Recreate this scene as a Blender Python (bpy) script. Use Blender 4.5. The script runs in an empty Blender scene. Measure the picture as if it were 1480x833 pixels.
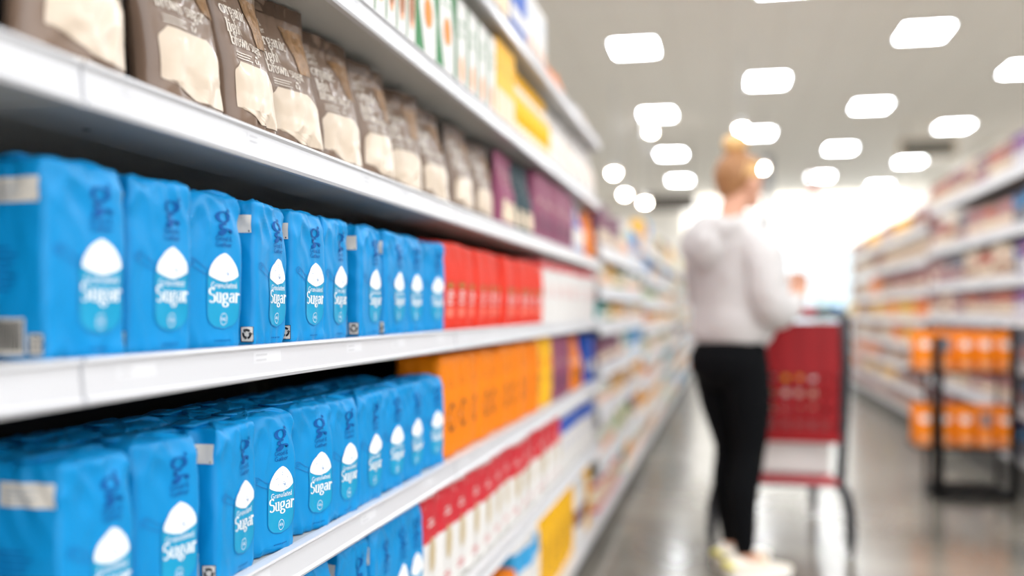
import bpy, bmesh, math, random
from mathutils import Vector, Matrix, noise
R = math.radians
PI = math.pi
random.seed(7)
sc = bpy.context.scene
C = sc.collection

# ------------------------------------------------------------------ camera, world, exposure
EYE = 1.05                      # lens height above the floor
YAW = math.atan(308 / 1439.0)   # the lens is turned a little to the left of the aisle
cd = bpy.data.cameras.new('camera'); cam = bpy.data.objects.new('camera', cd); C.objects.link(cam)
cam.location = (0, 0, EYE); cam.rotation_euler = (PI / 2, 0, YAW)
cd.sensor_width = 36; cd.lens = 35.0; cd.shift_y = 30.5 / 1480
cd.clip_start = 0.05; cd.clip_end = 200
cd.dof.use_dof = True; cd.dof.focus_distance = 1.30; cd.dof.aperture_fstop = 1.4
sc.camera = cam
w = bpy.data.worlds.new('world'); sc.world = w; w.use_nodes = True
w.node_tree.nodes['Background'].inputs[0].default_value = (0.97, 0.98, 1.0, 1)
w.node_tree.nodes['Background'].inputs[1].default_value = 2.2
sc.view_settings.view_transform = 'Standard'; sc.view_settings.look = 'None'
sc.view_settings.gamma = 1; sc.view_settings.use_curve_mapping = False
sc.view_settings.exposure = 0.31
LAMP = 34.0                     # radiance of the ceiling panels
sc.cycles.use_denoising = True
sc.cycles.max_bounces = 8; sc.cycles.diffuse_bounces = 5; sc.cycles.sample_clamp_indirect = 8

# ------------------------------------------------------------------ materials
def lin(c):
    return c / 12.92 if c <= 0.04045 else ((c + 0.055) / 1.055) ** 2.4
def rgb(h):
    return tuple(lin(int(h[i:i + 2], 16) / 255) for i in (0, 2, 4)) + (1,)
MATS = {}
def mat(name, hexc, rough=0.5, metal=0, bump=0, bscale=40, emit=0, spec=0.5, vary=0, trans=0, coat=0, ridge=False):
    if name in MATS: return MATS[name]
    m = bpy.data.materials.new(name); m.use_nodes = True; nt = m.node_tree; b = nt.nodes['Principled BSDF']
    b.inputs['Base Color'].default_value = rgb(hexc); b.inputs['Roughness'].default_value = rough
    b.inputs['Metallic'].default_value = metal; b.inputs['Specular IOR Level'].default_value = spec
    if coat: b.inputs['Coat Weight'].default_value = coat; b.inputs['Coat Roughness'].default_value = 0.15
    if trans: b.inputs['Transmission Weight'].default_value = trans; b.inputs['IOR'].default_value = 1.45
    if emit:
        b.inputs['Emission Color'].default_value = rgb(hexc); b.inputs['Emission Strength'].default_value = emit
    if bump or vary:
        tc = nt.nodes.new('ShaderNodeTexCoord'); n = nt.nodes.new('ShaderNodeTexNoise')
        n.inputs['Scale'].default_value = bscale; n.inputs['Detail'].default_value = 4
        if ridge: n.noise_type = 'RIDGED_MULTIFRACTAL'; n.normalize = True; n.inputs['Detail'].default_value = 3; n.inputs['Distortion'].default_value = .4
        nt.links.new(tc.outputs['Object'], n.inputs['Vector'])
        if bump:
            bn = nt.nodes.new('ShaderNodeBump'); bn.inputs['Strength'].default_value = bump
            bn.inputs['Distance'].default_value = 0.004
            nt.links.new(n.outputs['Fac'], bn.inputs['Height']); nt.links.new(bn.outputs['Normal'], b.inputs['Normal'])
        if vary:
            cr = nt.nodes.new('ShaderNodeMapRange'); cr.inputs['To Min'].default_value = 1 - vary; cr.inputs['To Max'].default_value = 1 + vary
            nt.links.new(n.outputs['Fac'], cr.inputs['Value'])
            mx = nt.nodes.new('ShaderNodeVectorMath'); mx.operation = 'SCALE'; mx.inputs[0].default_value = rgb(hexc)[:3]
            nt.links.new(cr.outputs['Result'], mx.inputs['Scale']); nt.links.new(mx.outputs[0], b.inputs['Base Color'])
    MATS[name] = m
    return m

def floor_mat():
    m = bpy.data.materials.new('polished_concrete'); m.use_nodes = True; nt = m.node_tree; b = nt.nodes['Principled BSDF']
    tc = nt.nodes.new('ShaderNodeTexCoord')
    n = nt.nodes.new('ShaderNodeTexNoise'); n.inputs['Scale'].default_value = 1.3; n.inputs['Detail'].default_value = 7
    n2 = nt.nodes.new('ShaderNodeTexNoise'); n2.inputs['Scale'].default_value = 26; n2.inputs['Detail'].default_value = 5
    nt.links.new(tc.outputs['Object'], n.inputs['Vector']); nt.links.new(tc.outputs['Object'], n2.inputs['Vector'])
    cr = nt.nodes.new('ShaderNodeValToRGB'); cr.color_ramp.elements[0].position = 0.3; cr.color_ramp.elements[1].position = 0.72
    cr.color_ramp.elements[0].color = rgb('656159'); cr.color_ramp.elements[1].color = rgb('928c80')
    nt.links.new(n.outputs['Fac'], cr.inputs['Fac'])
    cr2 = nt.nodes.new('ShaderNodeMapRange'); cr2.inputs['To Min'].default_value = 0.8; cr2.inputs['To Max'].default_value = 1.2
    nt.links.new(n2.outputs['Fac'], cr2.inputs['Value'])
    mx = nt.nodes.new('ShaderNodeVectorMath'); mx.operation = 'SCALE'
    nt.links.new(cr.outputs['Color'], mx.inputs[0]); nt.links.new(cr2.outputs['Result'], mx.inputs['Scale'])
    nt.links.new(mx.outputs[0], b.inputs['Base Color'])
    rr = nt.nodes.new('ShaderNodeMapRange'); rr.inputs['To Min'].default_value = 0.10; rr.inputs['To Max'].default_value = 0.26
    nt.links.new(n.outputs['Fac'], rr.inputs['Value']); nt.links.new(rr.outputs['Result'], b.inputs['Roughness'])
    b.inputs['Specular IOR Level'].default_value = 0.8
    return m
def ceiling_mat():
    m = bpy.data.materials.new('ceiling_tile'); m.use_nodes = True; nt = m.node_tree; b = nt.nodes['Principled BSDF']
    tc = nt.nodes.new('ShaderNodeTexCoord'); br = nt.nodes.new('ShaderNodeTexBrick'); br.offset = 0
    br.inputs['Scale'].default_value = 1; br.inputs['Brick Width'].default_value = 0.61; br.inputs['Row Height'].default_value = 0.61
    br.inputs['Mortar Size'].default_value = 0.012
    br.inputs['Color1'].default_value = rgb('fdf9f3'); br.inputs['Color2'].default_value = rgb('fcf8f2'); br.inputs['Mortar'].default_value = rgb('f3eee7')
    nt.links.new(tc.outputs['Object'], br.inputs['Vector']); nt.links.new(br.outputs['Color'], b.inputs['Base Color'])
    b.inputs['Roughness'].default_value = 0.85
    return m

WHITE = mat('white_enamel', 'd0d0d2', 0.38)
RAIL = mat('white_plastic_rail', 'd2d2d6', 0.3)
PAPER = mat('white_ticket_paper', 'dcdce0', 0.6)
STEEL = mat('shelf_underside_enamel', 'b9b8b4', 0.45)
DARKBACK = mat('dark_pegboard', '26262a', 0.7)
GREYPANEL = mat('pale_pegboard', 'cfccc8', 0.7)
KICK = mat('dark_kickplate', '3a3836', 0.5)
HOLE = mat('slot_black', '101012', 0.8)
BLUE = mat('blue_paper', '008acb', 0.42, bump=0.6, bscale=16, spec=.3, ridge=True)
CYAN = mat('cyan_print', '1399c6', 0.45, spec=.3)
NAVY = mat('navy_print', '08539a', 0.6, spec=.2)
TEAL = mat('teal_outline', '0a6fb4', 0.5)
INKW = mat('white_print', 'f4f6f8', 0.5)
TAG = mat('cream_tag', 'ddd6cc', 0.6)
INKB = mat('black_print', '15161a', 0.5)
GREYP = mat('grey_print', '7f8fa0', 0.6)
TAUPE = mat('taupe_film', '7f6858', 0.3, bump=0.6, bscale=14, coat=0.3, ridge=True)
TAUPED = mat('dark_taupe_film', '5c483b', 0.3, bump=0.3, bscale=45)
CREAM = mat('cream_print', 'd8c6b2', 0.32, bump=0.5, bscale=14, coat=0.3, ridge=True)
SUGAR = mat('brown_sugar_window', '94714f', 0.3, bump=0.8, bscale=90, vary=0.5)
INKC = mat('cream_ink', 'f0e6da', 0.5)

# ------------------------------------------------------------------ mesh builder
class MB:
    def __init__(s): s.v = []; s.f = []; s.m = []; s.mats = []; s.sm = []
    def mi(s, m):
        if m not in s.mats: s.mats.append(m)
        return s.mats.index(m)
    def add(s, vs, fs, m, smooth=True):
        o = len(s.v); s.v += [tuple(v) for v in vs]; k = s.mi(m)
        for f in fs: s.f.append(tuple(i + o for i in f)); s.m.append(k); s.sm.append(smooth)
    def box(s, x0, x1, y0, y1, z0, z1, m, bev=0.0, mtx=None):
        if x0 > x1: x0, x1 = x1, x0
        if y0 > y1: y0, y1 = y1, y0
        bm = bmesh.new(); bmesh.ops.create_cube(bm, size=1)
        for v in bm.verts:
            v.co = Vector(((x0 + x1) / 2 + v.co.x * (x1 - x0), (y0 + y1) / 2 + v.co.y * (y1 - y0), (z0 + z1) / 2 + v.co.z * (z1 - z0)))
        if bev: bmesh.ops.bevel(bm, geom=bm.edges[:], offset=bev, segments=2, affect='EDGES')
        if mtx: bmesh.ops.transform(bm, matrix=mtx, verts=bm.verts)
        bm.verts.index_update()
        s.add([v.co.copy() for v in bm.verts], [[v.index for v in f.verts] for f in bm.faces], m, False); bm.free()
    def tube(s, pts, r, m, n=12, ell=1.0, closed=False):
        pts = [Vector(p) for p in pts]; rs = r if isinstance(r, (list, tuple)) else [r] * len(pts)
        vs = []; up0 = None; L = len(pts)
        for i, p in enumerate(pts):
            t = (pts[(i + 1) % L] - pts[i - 1]) if closed else (pts[min(i + 1, L - 1)] - pts[max(i - 1, 0)])
            t.normalize()
            if up0 is None: up0 = Vector((0, 0, 1)) if abs(t.z) < 0.9 else Vector((0, 1, 0))
            a = t.cross(up0)
            if a.length < 1e-4: a = t.cross(Vector((1, 0, 0)))
            a.normalize(); b = a.cross(t).normalized(); up0 = b
            for k in range(n):
                th = 2 * PI * k / n
                vs.append(p + a * math.cos(th) * rs[i] * ell + b * math.sin(th) * rs[i])
        fs = []
        for i in range(L if closed else L - 1):
            j = (i + 1) % L
            for k in range(n):
                fs.append((i * n + k, i * n + (k + 1) % n, j * n + (k + 1) % n, j * n + k))
        if not closed:
            fs.append(tuple(range(n))[::-1]); fs.append(tuple((L - 1) * n + k for k in range(n)))
        s.add(vs, fs, m)
    def lathe(s, prof, m, n=24, c=(0, 0), ax='z', cz=0.0):
        vs = []; fs = []
        for (r, z) in prof:
            for k in range(n):
                th = 2 * PI * k / n; a, b = r * math.cos(th), r * math.sin(th)
                vs.append((c[0] + a, c[1] + b, z) if ax == 'z' else (c[0] + z, c[1] + a, cz + b))
        for i in range(len(prof) - 1):
            for k in range(n): fs.append((i * n + k, i * n + (k + 1) % n, (i + 1) * n + (k + 1) % n, (i + 1) * n + k))
        fs.append(tuple(range(n))[::-1]); fs.append(tuple((len(prof) - 1) * n + k for k in range(n)))
        s.add(vs, fs, m)
    def ring(s, rows, m, caps=True):
        n = len(rows[0]); vs = [p for r in rows for p in r]; fs = []
        for i in range(len(rows) - 1):
            for k in range(n): fs.append((i * n + k, i * n + (k + 1) % n, (i + 1) * n + (k + 1) % n, (i + 1) * n + k))
        if caps: fs.append(tuple(range(n))[::-1]); fs.append(tuple((len(rows) - 1) * n + k for k in range(n)))
        s.add(vs, fs, m)
    def ell(s, c, r, m, rot=None, n=20, k=12):
        rows = []
        for i in range(1, k):
            ph = PI * i / k
            row = []
            for j in range(n):
                th = 2 * PI * j / n
                v = Vector((r[0] * math.sin(ph) * math.cos(th), r[1] * math.sin(ph) * math.sin(th), -r[2] * math.cos(ph)))
                if rot: v = rot @ v
                row.append(v + Vector(c))
            rows.append(row)
        s.ring(rows, m)
    def mesh(s, name):
        me = bpy.data.meshes.new(name); me.from_pydata(s.v, [], s.f)
        for m in s.mats: me.materials.append(m)
        me.polygons.foreach_set('material_index', s.m); me.polygons.foreach_set('use_smooth', s.sm); me.update()
        return me
def link(name, data, parent=None):
    o = bpy.data.objects.new(name, data); C.objects.link(o)
    if parent: o.parent = parent
    return o
def build(mb, name, parent=None): return link(name, mb.mesh(name), parent)
def tag(o, label, cat, group=None):
    o['label'] = label; o['category'] = cat
    if group: o['group'] = group
    return o
def thing(name, loc, label, cat, group=None, rz=0):
    o = link(name, None); o.location = loc; o.rotation_euler = (0, 0, rz); o.empty_display_size = 0.05
    return tag(o, label, cat, group)
def struct(mb, name):
    o = build(mb, name); o['kind'] = 'structure'; return o

ORD = ('zeroth first second third fourth fifth sixth seventh eighth ninth tenth eleventh twelfth thirteenth fourteenth fifteenth sixteenth '
       'seventeenth eighteenth nineteenth twentieth').split()
def nth(n):
    if n <= 20: return ORD[n]
    tens = {2: 'twenty', 3: 'thirty', 4: 'forty', 5: 'fifty', 6: 'sixty'}[n // 10]
    return tens + '-' + ORD[n % 10] if n % 10 else tens[:-1] + 'ieth'

# ------------------------------------------------------------------ curved package surfaces that print can lie on
class Brick:
    """paper or film brick bag; s runs across the front from the left corner, negative s goes round the left side"""
    def __init__(q, w, d, h, r=0.008, bulge=0.002, wr=0.0012, seed=0, topin=0.008, soft=0.016):
        q.w, q.d, q.h, q.r, q.bulge, q.wr, q.seed, q.topin, q.soft = w, d, h, r, bulge, wr, seed, topin, soft
    def base(q, s):
        w, d, r = q.w, q.d, q.r; tot = 2 * (w + d)
        while s < -d: s += tot
        while s > 2 * w + d: s -= tot
        def arc(cx, cy, a0, t):
            a = R(a0 + 90 * t); return cx + r * math.cos(a), cy + r * math.sin(a), math.cos(a), math.sin(a)
        X, Y = d / 2, w / 2
        if abs(s) < r: return arc(X - r, -Y + r, -90, (s + r) / (2 * r))
        if abs(s - w) < r: return arc(X - r, Y - r, 0, (s - w + r) / (2 * r))
        if abs(s - w - d) < r: return arc(-X + r, Y - r, 90, (s - w - d + r) / (2 * r))
        if s < -d + r: return arc(-X + r, -Y + r, 180, (s + d + r) / (2 * r))
        if s > 2 * w + d - r: return arc(-X + r, -Y + r, 180, (s - 2 * w - d + r) / (2 * r))
        if s < 0: return X + s, -Y, 0, -1
        if s < w: return X, -Y + s, 1, 0
        if s < w + d: return X - (s - w), Y, 0, 1
        return -X, Y - (s - w - d), -1, 0
    def P(q, s, z, off=0.0):
        x, y, nx, ny = q.base(s); t = z / q.h; zt = max(0, min(1, (q.h - z) / q.soft)); zb = max(0, min(1, z / 0.008))
        e = q.bulge * math.sin(PI * min(1, max(0, t))) * (0.6 + 0.8 * abs(math.sin(s * 9)))
        e -= q.topin * (1 - math.sqrt(max(0, 1 - (1 - zt) ** 2))) + 0.003 * (1 - zb) ** 2
        if q.wr:
            a = q.wr * (0.40 + 2.0 * max(0, (t - 0.72) / 0.28) + 1.2 * max(0, (0.14 - t) / 0.14))
            p = Vector((s * 24 + q.seed * 3.1, z * 13, q.seed))
            e += a * (0.8 * noise.noise(p) + 0.9 * (0.5 - 2 * abs(noise.noise(Vector((s * 38 + z * 14, z * 20 - s * 12, q.seed + 5))))))
        return Vector((x + nx * (e + off), y + ny * (e + off), z))
    def body(q, mb, m, ns=0, nz=38):
        ss = []
        for a, b, k in ((-q.d, 0, 18), (0, q.w, 24), (q.w, q.w + q.d, 8), (q.w + q.d, 2 * q.w + q.d, 8)):
            rr = q.r
            ss += [a, a + rr * .5, a + rr] + [a + rr + (b - a - 2 * rr) * i / k for i in range(1, k)] + [b - rr, b - rr * .5]
        rows = []
        zs = [0, 0.003, 0.008] + [0.008 + (q.h - q.soft - 0.008) * i / nz for i in range(1, nz + 1)]
        zs += [q.h - q.soft * f for f in (0.7, 0.45, 0.25, 0.1, 0.0)]
        for z in zs: rows.append([q.P(s, z) for s in ss])
        top = rows[-1]; c = sum(top, Vector()) / len(top)
        for f, dz in ((0.85, 0.001), (0.6, 0.0025), (0.3, 0.003), (0.05, 0.003)):
            rows.append([c + (p - c) * f + Vector((0, 0, dz + (q.wr * 1.5 * noise.noise(Vector((p.x * 60 * f, p.y * 60, q.seed))) if q.wr else 0))) for p in top])
        mb.ring(rows, m)
class Pouch:
    """film pouch with a flat top seam; s runs from -w/2 to w/2"""
    def __init__(q, w, t, h, wr=0.002, seed=0, lean=0): q.w, q.t, q.h, q.wr, q.seed, q.lean = w, t, h, wr, seed, lean
    def T(q, z):
        u = z / q.h
        if u < 0.10: return q.t / 2 * (0.82 + 1.8 * u)
        if u < 0.35: return q.t / 2
        if u < 0.84: return q.t / 2 * (1 - 0.88 * ((u - 0.35) / 0.49) ** 1.5)
        return q.t / 2 * 0.12 * max(0.2, 1 - (u - .84) * 5)
    def P(q, s, z, off=0.0, side=1):
        k = min(1, abs(2 * s / q.w)); T = q.T(z); u = z / q.h
        x = T * max(0, 1 - k ** 4) ** 0.6
        W = 1 - 0.05 * math.sin(PI * u) - 0.04 * max(0, 0.15 - u) / 0.15
        n1 = noise.noise(Vector((s * 20 + q.seed * 2.3, z * 11, q.seed + side)))
        n2 = 0.5 - 2 * abs(noise.noise(Vector((s * 26 - z * 18, z * 17 + s * 9, q.seed + 3 + side))))
        e = q.wr * (0.9 * n1 + n2) * (1 - k ** 4) * (1.5 if u < 0.25 or u > 0.55 else 0.8)
        bend = 0.004 * math.sin(s * 30 + q.seed) * max(0, u - 0.8) * 5
        return Vector((side * (x + e + off) + bend + 0.0008 * side, s * W - q.lean * z - q.lean * 2 * z * z, z + 0.0012 * math.sin(s * 90 + q.seed) * (u > 0.99)))
    def body(q, mb, m, ns=44, nz=60):
        rows = []
        for i in range(nz + 1):
            z = q.h * i / nz
            row = [q.P(-q.w / 2 + q.w * j / ns, z) for j in range(ns + 1)]
            row += [q.P(q.w / 2 - q.w * j / ns, z, 0, -1) for j in range(ns + 1)]
            rows.append(row)
        mb.ring(rows, m)
class Flat(Brick):
    def P(q, s, z, off=0.0):
        x, y, nx, ny = q.base(s); return Vector((x + nx * off, y + ny * off, z))
    def body(q, mb, m): mb.box(-q.d / 2, q.d / 2, -q.w / 2, q.w / 2, 0, q.h, m, 0.0012)

def patch(mb, S, fl, fr, z0, z1, m, off=0.0008, st=0.004):
    """region of print between two side curves fl(z), fr(z)"""
    if not callable(fl): a = fl; fl = lambda z: a
    if not callable(fr): b = fr; fr = lambda z: b
    nz = max(1, int((z1 - z0) / st)); W = max(abs(fr(z0 + (z1 - z0) * t) - fl(z0 + (z1 - z0) * t)) for t in (0.1, .5, .9)); ns = max(1, int(W / st))
    vs = []
    for i in range(nz + 1):
        z = z0 + (z1 - z0) * i / nz; a, b = fl(z), fr(z)
        vs += [S.P(a + (b - a) * j / ns, z, off) for j in range(ns + 1)]
    fs = [(i * (ns + 1) + j, i * (ns + 1) + j + 1, (i + 1) * (ns + 1) + j + 1, (i + 1) * (ns + 1) + j) for i in range(nz) for j in range(ns)]
    mb.add(vs, fs, m)
def oval(mb, S, cs, cz, rs, rz, m, off=0.0009, p=2.0, st=0.003):
    def hw(z): return rs * max(0, 1 - abs((z - cz) / rz) ** p) ** (1 / p)
    patch(mb, S, lambda z: cs - hw(z), lambda z: cs + hw(z), cz - rz, cz + rz, m, off, min(st, rz / 7))
def stroke(mb, S, path, a, b, m, off=0.0011, closed=False):
    n = len(path); vs = []
    for i in range(n):
        p0 = path[i - 1] if (i or closed) else path[0]; p1 = path[(i + 1) % n] if (i < n - 1 or closed) else path[-1]
        tx, tz = p1[0] - p0[0], p1[1] - p0[1]; l = math.hypot(tx, tz) or 1; nx, nz = -tz / l, tx / l
        h = math.sqrt((a * nx) ** 2 + (b * nz) ** 2)
        vs += [S.P(path[i][0] + nx * h, path[i][1] + nz * h, off), S.P(path[i][0] - nx * h, path[i][1] - nz * h, off)]
    fs = [(2 * i, 2 * ((i + 1) % n), 2 * ((i + 1) % n) + 1, 2 * i + 1) for i in range(n if closed else n - 1)]
    mb.add(vs, fs, m)
def arc(cx, cy, rx, ry, a0, a1, n=12): return [(cx + rx * math.cos(R(a0 + (a1 - a0) * i / n)), cy + ry * math.sin(R(a0 + (a1 - a0) * i / n))) for i in range(n + 1)]
def seg(*p):
    out = []
    for (x0, y0), (x1, y1) in zip(p, p[1:]):
        out += [(x0 + (x1 - x0) * i / 4, y0 + (y1 - y0) * i / 4) for i in range(4)]
    return out + [p[-1]]
GL = {  # strokes, advance, serif feet
    'o': ([arc(.5, .5, .36, .48, 0, 360, 20)], 1.0, []),
    'u': ([seg((.2, 1), (.2, .35)) + arc(.45, .33, .25, .31, 180, 300), seg((.72, 1), (.72, 0))], .95, [(.12, 1), (.64, 1), (.78, 0)]),
    'n': ([seg((.2, 0), (.2, 1)), arc(.46, .62, .26, .34, 170, 0) + seg((.72, .6), (.72, 0))], .95, [(.2, 0), (.72, 0), (.12, 1)]),
    'h': ([seg((.2, 0), (.2, 1.55)), arc(.46, .62, .26, .34, 170, 0) + seg((.72, .6), (.72, 0))], .95, [(.2, 0), (.72, 0), (.12, 1.55)]),
    'r': ([seg((.22, 0), (.22, 1)), arc(.5, .6, .26, .36, 170, 50), arc(.62, .86, .04, .05, 0, 360, 8)], .74, [(.22, 0), (.14, 1)]),
    'a': ([arc(.4, .3, .26, .27, 0, 360, 16), seg((.68, .72), (.68, .12), (.8, .03)), arc(.44, .7, .24, .26, 0, 160)], .86, []),
    'g': ([arc(.42, .64, .28, .32, 0, 360, 18), [(.26, .36), (.16, .22), (.24, .1), (.55, .06)], arc(.46, -.2, .34, .24, 60, 420, 20), [(.62, .86), (.76, .98)]], .9, []),
    'l': ([seg((.2, 0), (.2, 1.55))], .42, [(.2, 0), (.12, 1.55)]),
    'i': ([seg((.2, 0), (.2, 1)), arc(.2, 1.33, .05, .06, 0, 360, 8)], .42, [(.2, 0), (.12, 1)]),
    't': ([seg((.25, 1.35), (.25, .2)) + arc(.42, .2, .17, .17, 180, 300), seg((.02, .96), (.52, .96))], .56, []),
    'b': ([seg((.2, 1.55), (.2, 0)), arc(.48, .48, .28, .46, 180, -180, 18)], .95, [(.12, 1.55)]),
    'd': ([seg((.76, 1.55), (.76, 0)), arc(.45, .48, .3, .46, 0, 360, 18)], .96, [(.68, 1.55), (.82, 0)]),
    'e': ([seg((.15, .52), (.8, .52)), arc(.48, .5, .34, .48, 5, 320, 18)], .9, []),
    'c': ([arc(.48, .5, .34, .48, 45, 315, 16)], .82, []),
    's': ([arc(.4, .74, .24, .23, 30, 250, 10) + arc(.42, .26, .26, .24, 90, -150, 12)], .76, []),
    'w': ([seg((.08, 1), (.36, .02), (.62, .95), (.88, .02), (1.16, 1))], 1.24, [(.1, 1), (.62, 1), (1.16, 1)]),
    'S': ([arc(.48, 1.16, .32, .34, 30, 250, 12) + arc(.5, .42, .36, .4, 90, -150, 14)], 1.0, []),
    'G': ([arc(.62, .77, .5, .76, 45, 320, 20), seg((1.02, 0.1), (1.02, .7), (.66, .7))], 1.24, []),
    '&': ([arc(.5, 1.18, .22, .32, -60, 240, 14), seg((.38, .9), (1.0, 0)), arc(.46, .4, .34, .4, 110, 380, 14)], 1.1, []),
    '4': ([seg((.7, 0), (.7, 1.5), (.1, .45), (.95, .45))], 1.0, []), ' ': ([], .45, [])}
def width(t): return sum(GL[c][1] for c in t)
def text(mb, S, t, s0, z0, xh, m, wid=None, a=.085, b=.03, serif=True, off=0.0011):
    k = (wid / width(t)) if wid else xh * .9; x = s0
    for c in t:
        st, adv, feet = GL[c]
        for p in st: stroke(mb, S, [(x + u * k, z0 + v * xh) for u, v in p], a * k, b * xh, m, off)
        if serif:
            for (u, v) in feet: stroke(mb, S, [(x + (u - .17) * k, z0 + v * xh), (x + (u + .17) * k, z0 + v * xh)], .03 * k, .04 * xh, m, off)
        x += adv * k

# ------------------------------------------------------------------ kinds of packages: KIND[k] = [(part name, mesh)], size
KIND = {}
def reg(k, parts, size, name, cat, desc): KIND[k] = dict(parts=parts, size=size, name=name, cat=cat, desc=desc)
def put(k, x, y, z, rz, label, group, sc_=(1, 1, 1), tilt=0.0, name=None):
    K = KIND[k]
    if len(K['parts']) == 1: o = link(name or K['name'], K['parts'][0][1])
    else:
        o = link(name or K['name'], None); o.empty_display_size = 0.03
        for pn, me in K['parts']: link(pn, me, o)
    o.location = (x, y, z); o.rotation_euler = (tilt, 0, rz); o.scale = sc_
    return tag(o, label, K['cat'], group)

def fold_top(w, d, h, m, seed):
    mb = MB(); n = 14; rows = []
    for i in range(n + 1):
        y = -w / 2 * 0.97 + w * 0.97 * i / n; dz = 0.0012 * noise.noise(Vector((y * 50, seed, 1))); dx = 0.003 * noise.noise(Vector((y * 30, seed, 9)))
        r = []
        for (x, z) in ((-.015, .001), (.010, .0015), (.0135, .0030), (.010, .0045), (0, .0042), (-.014, .0035)): r.append(Vector((x + dx, y, h + z + dz)))
        rows.append(r)
    mb.ring(rows, m); return mb.mesh('top_fold')

def sugar_bag(seed):
    w, d, h = 0.095, 0.085, 0.177; S = Brick(w, d, h, seed=seed, r=0.006, wr=0.0036, bulge=0.003, topin=.005, soft=.008)
    mb = MB(); S.body(mb, BLUE); c = 0.0625
    cap = lambda z: 0.0262 * (1 if 0.040 < z < 0.088 else max(0, 1 - ((0.040 - z) / 0.0165) ** 2) ** .5 if z <= .040 else 1 - 0.25 * ((z - 0.088) / 0.006) ** 2)
    patch(mb, S, lambda z: c - cap(z), lambda z: c + cap(z), 0.0236, 0.093, CYAN, 0.0006, 0.0025)
    out = [(c - cap(z), z) for z in [0.093 - .0695 * i / 24 for i in range(25)]]
    out += [(c + cap(z), z) for z in [0.0235 + .0695 * i / 24 for i in range(25)]]
    stroke(mb, S, out, .0004, .0004, TEAL, .0009)
    def mound(z):
        t = (z - 0.078) / 0.032
        return 0.0238 * (min(1, (t / 0.22 + 0.12)) ** 0.55 if t < 0.22 else (1 - ((t - 0.22) / 0.78) ** 1.9) ** 0.75 if t < 1 else 0)
    patch(mb, S, lambda z: c - mound(z), lambda z: c + mound(z), 0.0772, 0.1098, INKW, 0.0012, 0.0018)
    rr = random.Random(3)
    for i in range(9):
        zz = 0.082 + rr.random() * 0.02; ss = c + (rr.random() - .5) * 1.3 * mound(zz); oval(mb, S, ss, zz, .0006, .0006, TEAL, .0016)
    stroke(mb, S, [(c + .003, .0845), (c + .006, .0875)], .0004, .0004, TEAL, .0016); stroke(mb, S, [(c + .003, .0875), (c + .006, .0845)], .0004, .0004, TEAL, .0016)
    # scoop handle wrapping round the corner
    stroke(mb, S, [(c - .0258, .091), (.028, .0940), (.020, .0985), (.015, .1015), (.011, .1025)] , .0004, .0005, TEAL, .0009)
    stroke(mb, S, [(c - .0258, .084), (.028, .0870), (.020, .0900), (.015, .0922), (.011, .0938)], .0004, .0005, TEAL, .0009)
    stroke(mb, S, arc(.0112, .0981, .0055, .0044, 90, 270, 10), .0004, .0005, TEAL, .0009)
    stroke(mb, S, arc(.0122, .0978, .0026, .0018, 0, 360, 12), .0004, .0004, TEAL, .0009)
    text(mb, S, 'Granulated', c - .0205, .0700, .0042, INKW, .041, a=.08, b=.075, serif=False)
    text(mb, S, 'Sugar', c - .0245, .0535, .0108, INKW, .0500, a=.125, b=.045)
    stroke(mb, S, arc(c, .0345, .0052, .0066, 0, 360, 20), .0003, .0003, INKW, .0011)
    text(mb, S, '4', c - .0035, .0328, .0026, INKW, .0028, a=.1, b=.08, serif=False); text(mb, S, 'lb', c + .0002, .0328, .0026, INKW, .0032, a=.1, b=.08, serif=False)
    for k in range(9): patch(mb, S, c - .014 + k * .0030, c - .0125 + k * .0030, .0092, .0110, NAVY, .0008)
    # brand mark: ring, curl and leaf, then the two words under it
    stroke(mb, S, arc(c - .001, .1510, .0090, .0058, 0, 360, 24), .0030, .0006, NAVY, closed=False)
    stroke(mb, S, [(c + .0075, .1608), (c + .0095, .1590), (c + .0085, .1572)], .0016, .0008, NAVY)
    stroke(mb, S, arc(c + .002, .1402, .0085, .0030, 75, 265, 12) + arc(c + .002, .1350, .0085, .0026, 85, -30, 8), .0034, .0009, NAVY)
    def leaf(z): return .0075 * max(0, 1 - abs((z - .1330) / .0036) ** 2) ** .5
    patch(mb, S, lambda z: c - .003 - leaf(z) + (z - .133) * .6, lambda z: c - .003 + leaf(z) * .8 + (z - .133) * .9, .1296, .1366, NAVY, .0011, .0007)
    text(mb, S, 'Good &', c - .0135, .1240, .0034, NAVY, .027, a=.10, b=.09, serif=False)
    text(mb, S, 'Gather', c - .0135, .1170, .0034, NAVY, .027, a=.10, b=.09, serif=False)
    # side print: cream tag, recycling mark, barcode
    patch(mb, S, -.062, -.0050, .1385, .1600, TAG, .0008)
    for k in range(4): patch(mb, S, -.056, -.030 + .006 * (k % 2), .1415 + k * .004, .1428 + k * .004, GREYP, .0011)
    oval(mb, S, -.0080, .1405, .0008, .0012, INKB, .0012)
    patch(mb, S, -.0175, -.0025, .0065, .0245, TAG, .0008); ms, mz = -.010, .0158
    for a0 in (90, 210, 330):
        stroke(mb, S, arc(ms, mz, .0046, .0050, a0 - 50, a0 + 30, 6), .0013, .0014, INKB, .0012)
        stroke(mb, S, [(ms + .0046 * math.cos(R(a0 + 30)) * .6, mz + .005 * math.sin(R(a0 + 30)) * .6), (ms + .0046 * math.cos(R(a0 + 48)), mz + .005 * math.sin(R(a0 + 48))), (ms + .0046 * math.cos(R(a0 + 30)) * 1.4, mz + .005 * math.sin(R(a0 + 30)) * 1.4)], .0008, .0008, INKB, .0012)
    stroke(mb, S, [(-.0175, .0065), (-.0175, .0245), (-.0025, .0245), (-.0025, .0065), (-.0175, .0065)], .0005, .0005, INKB, .0012)
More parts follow.
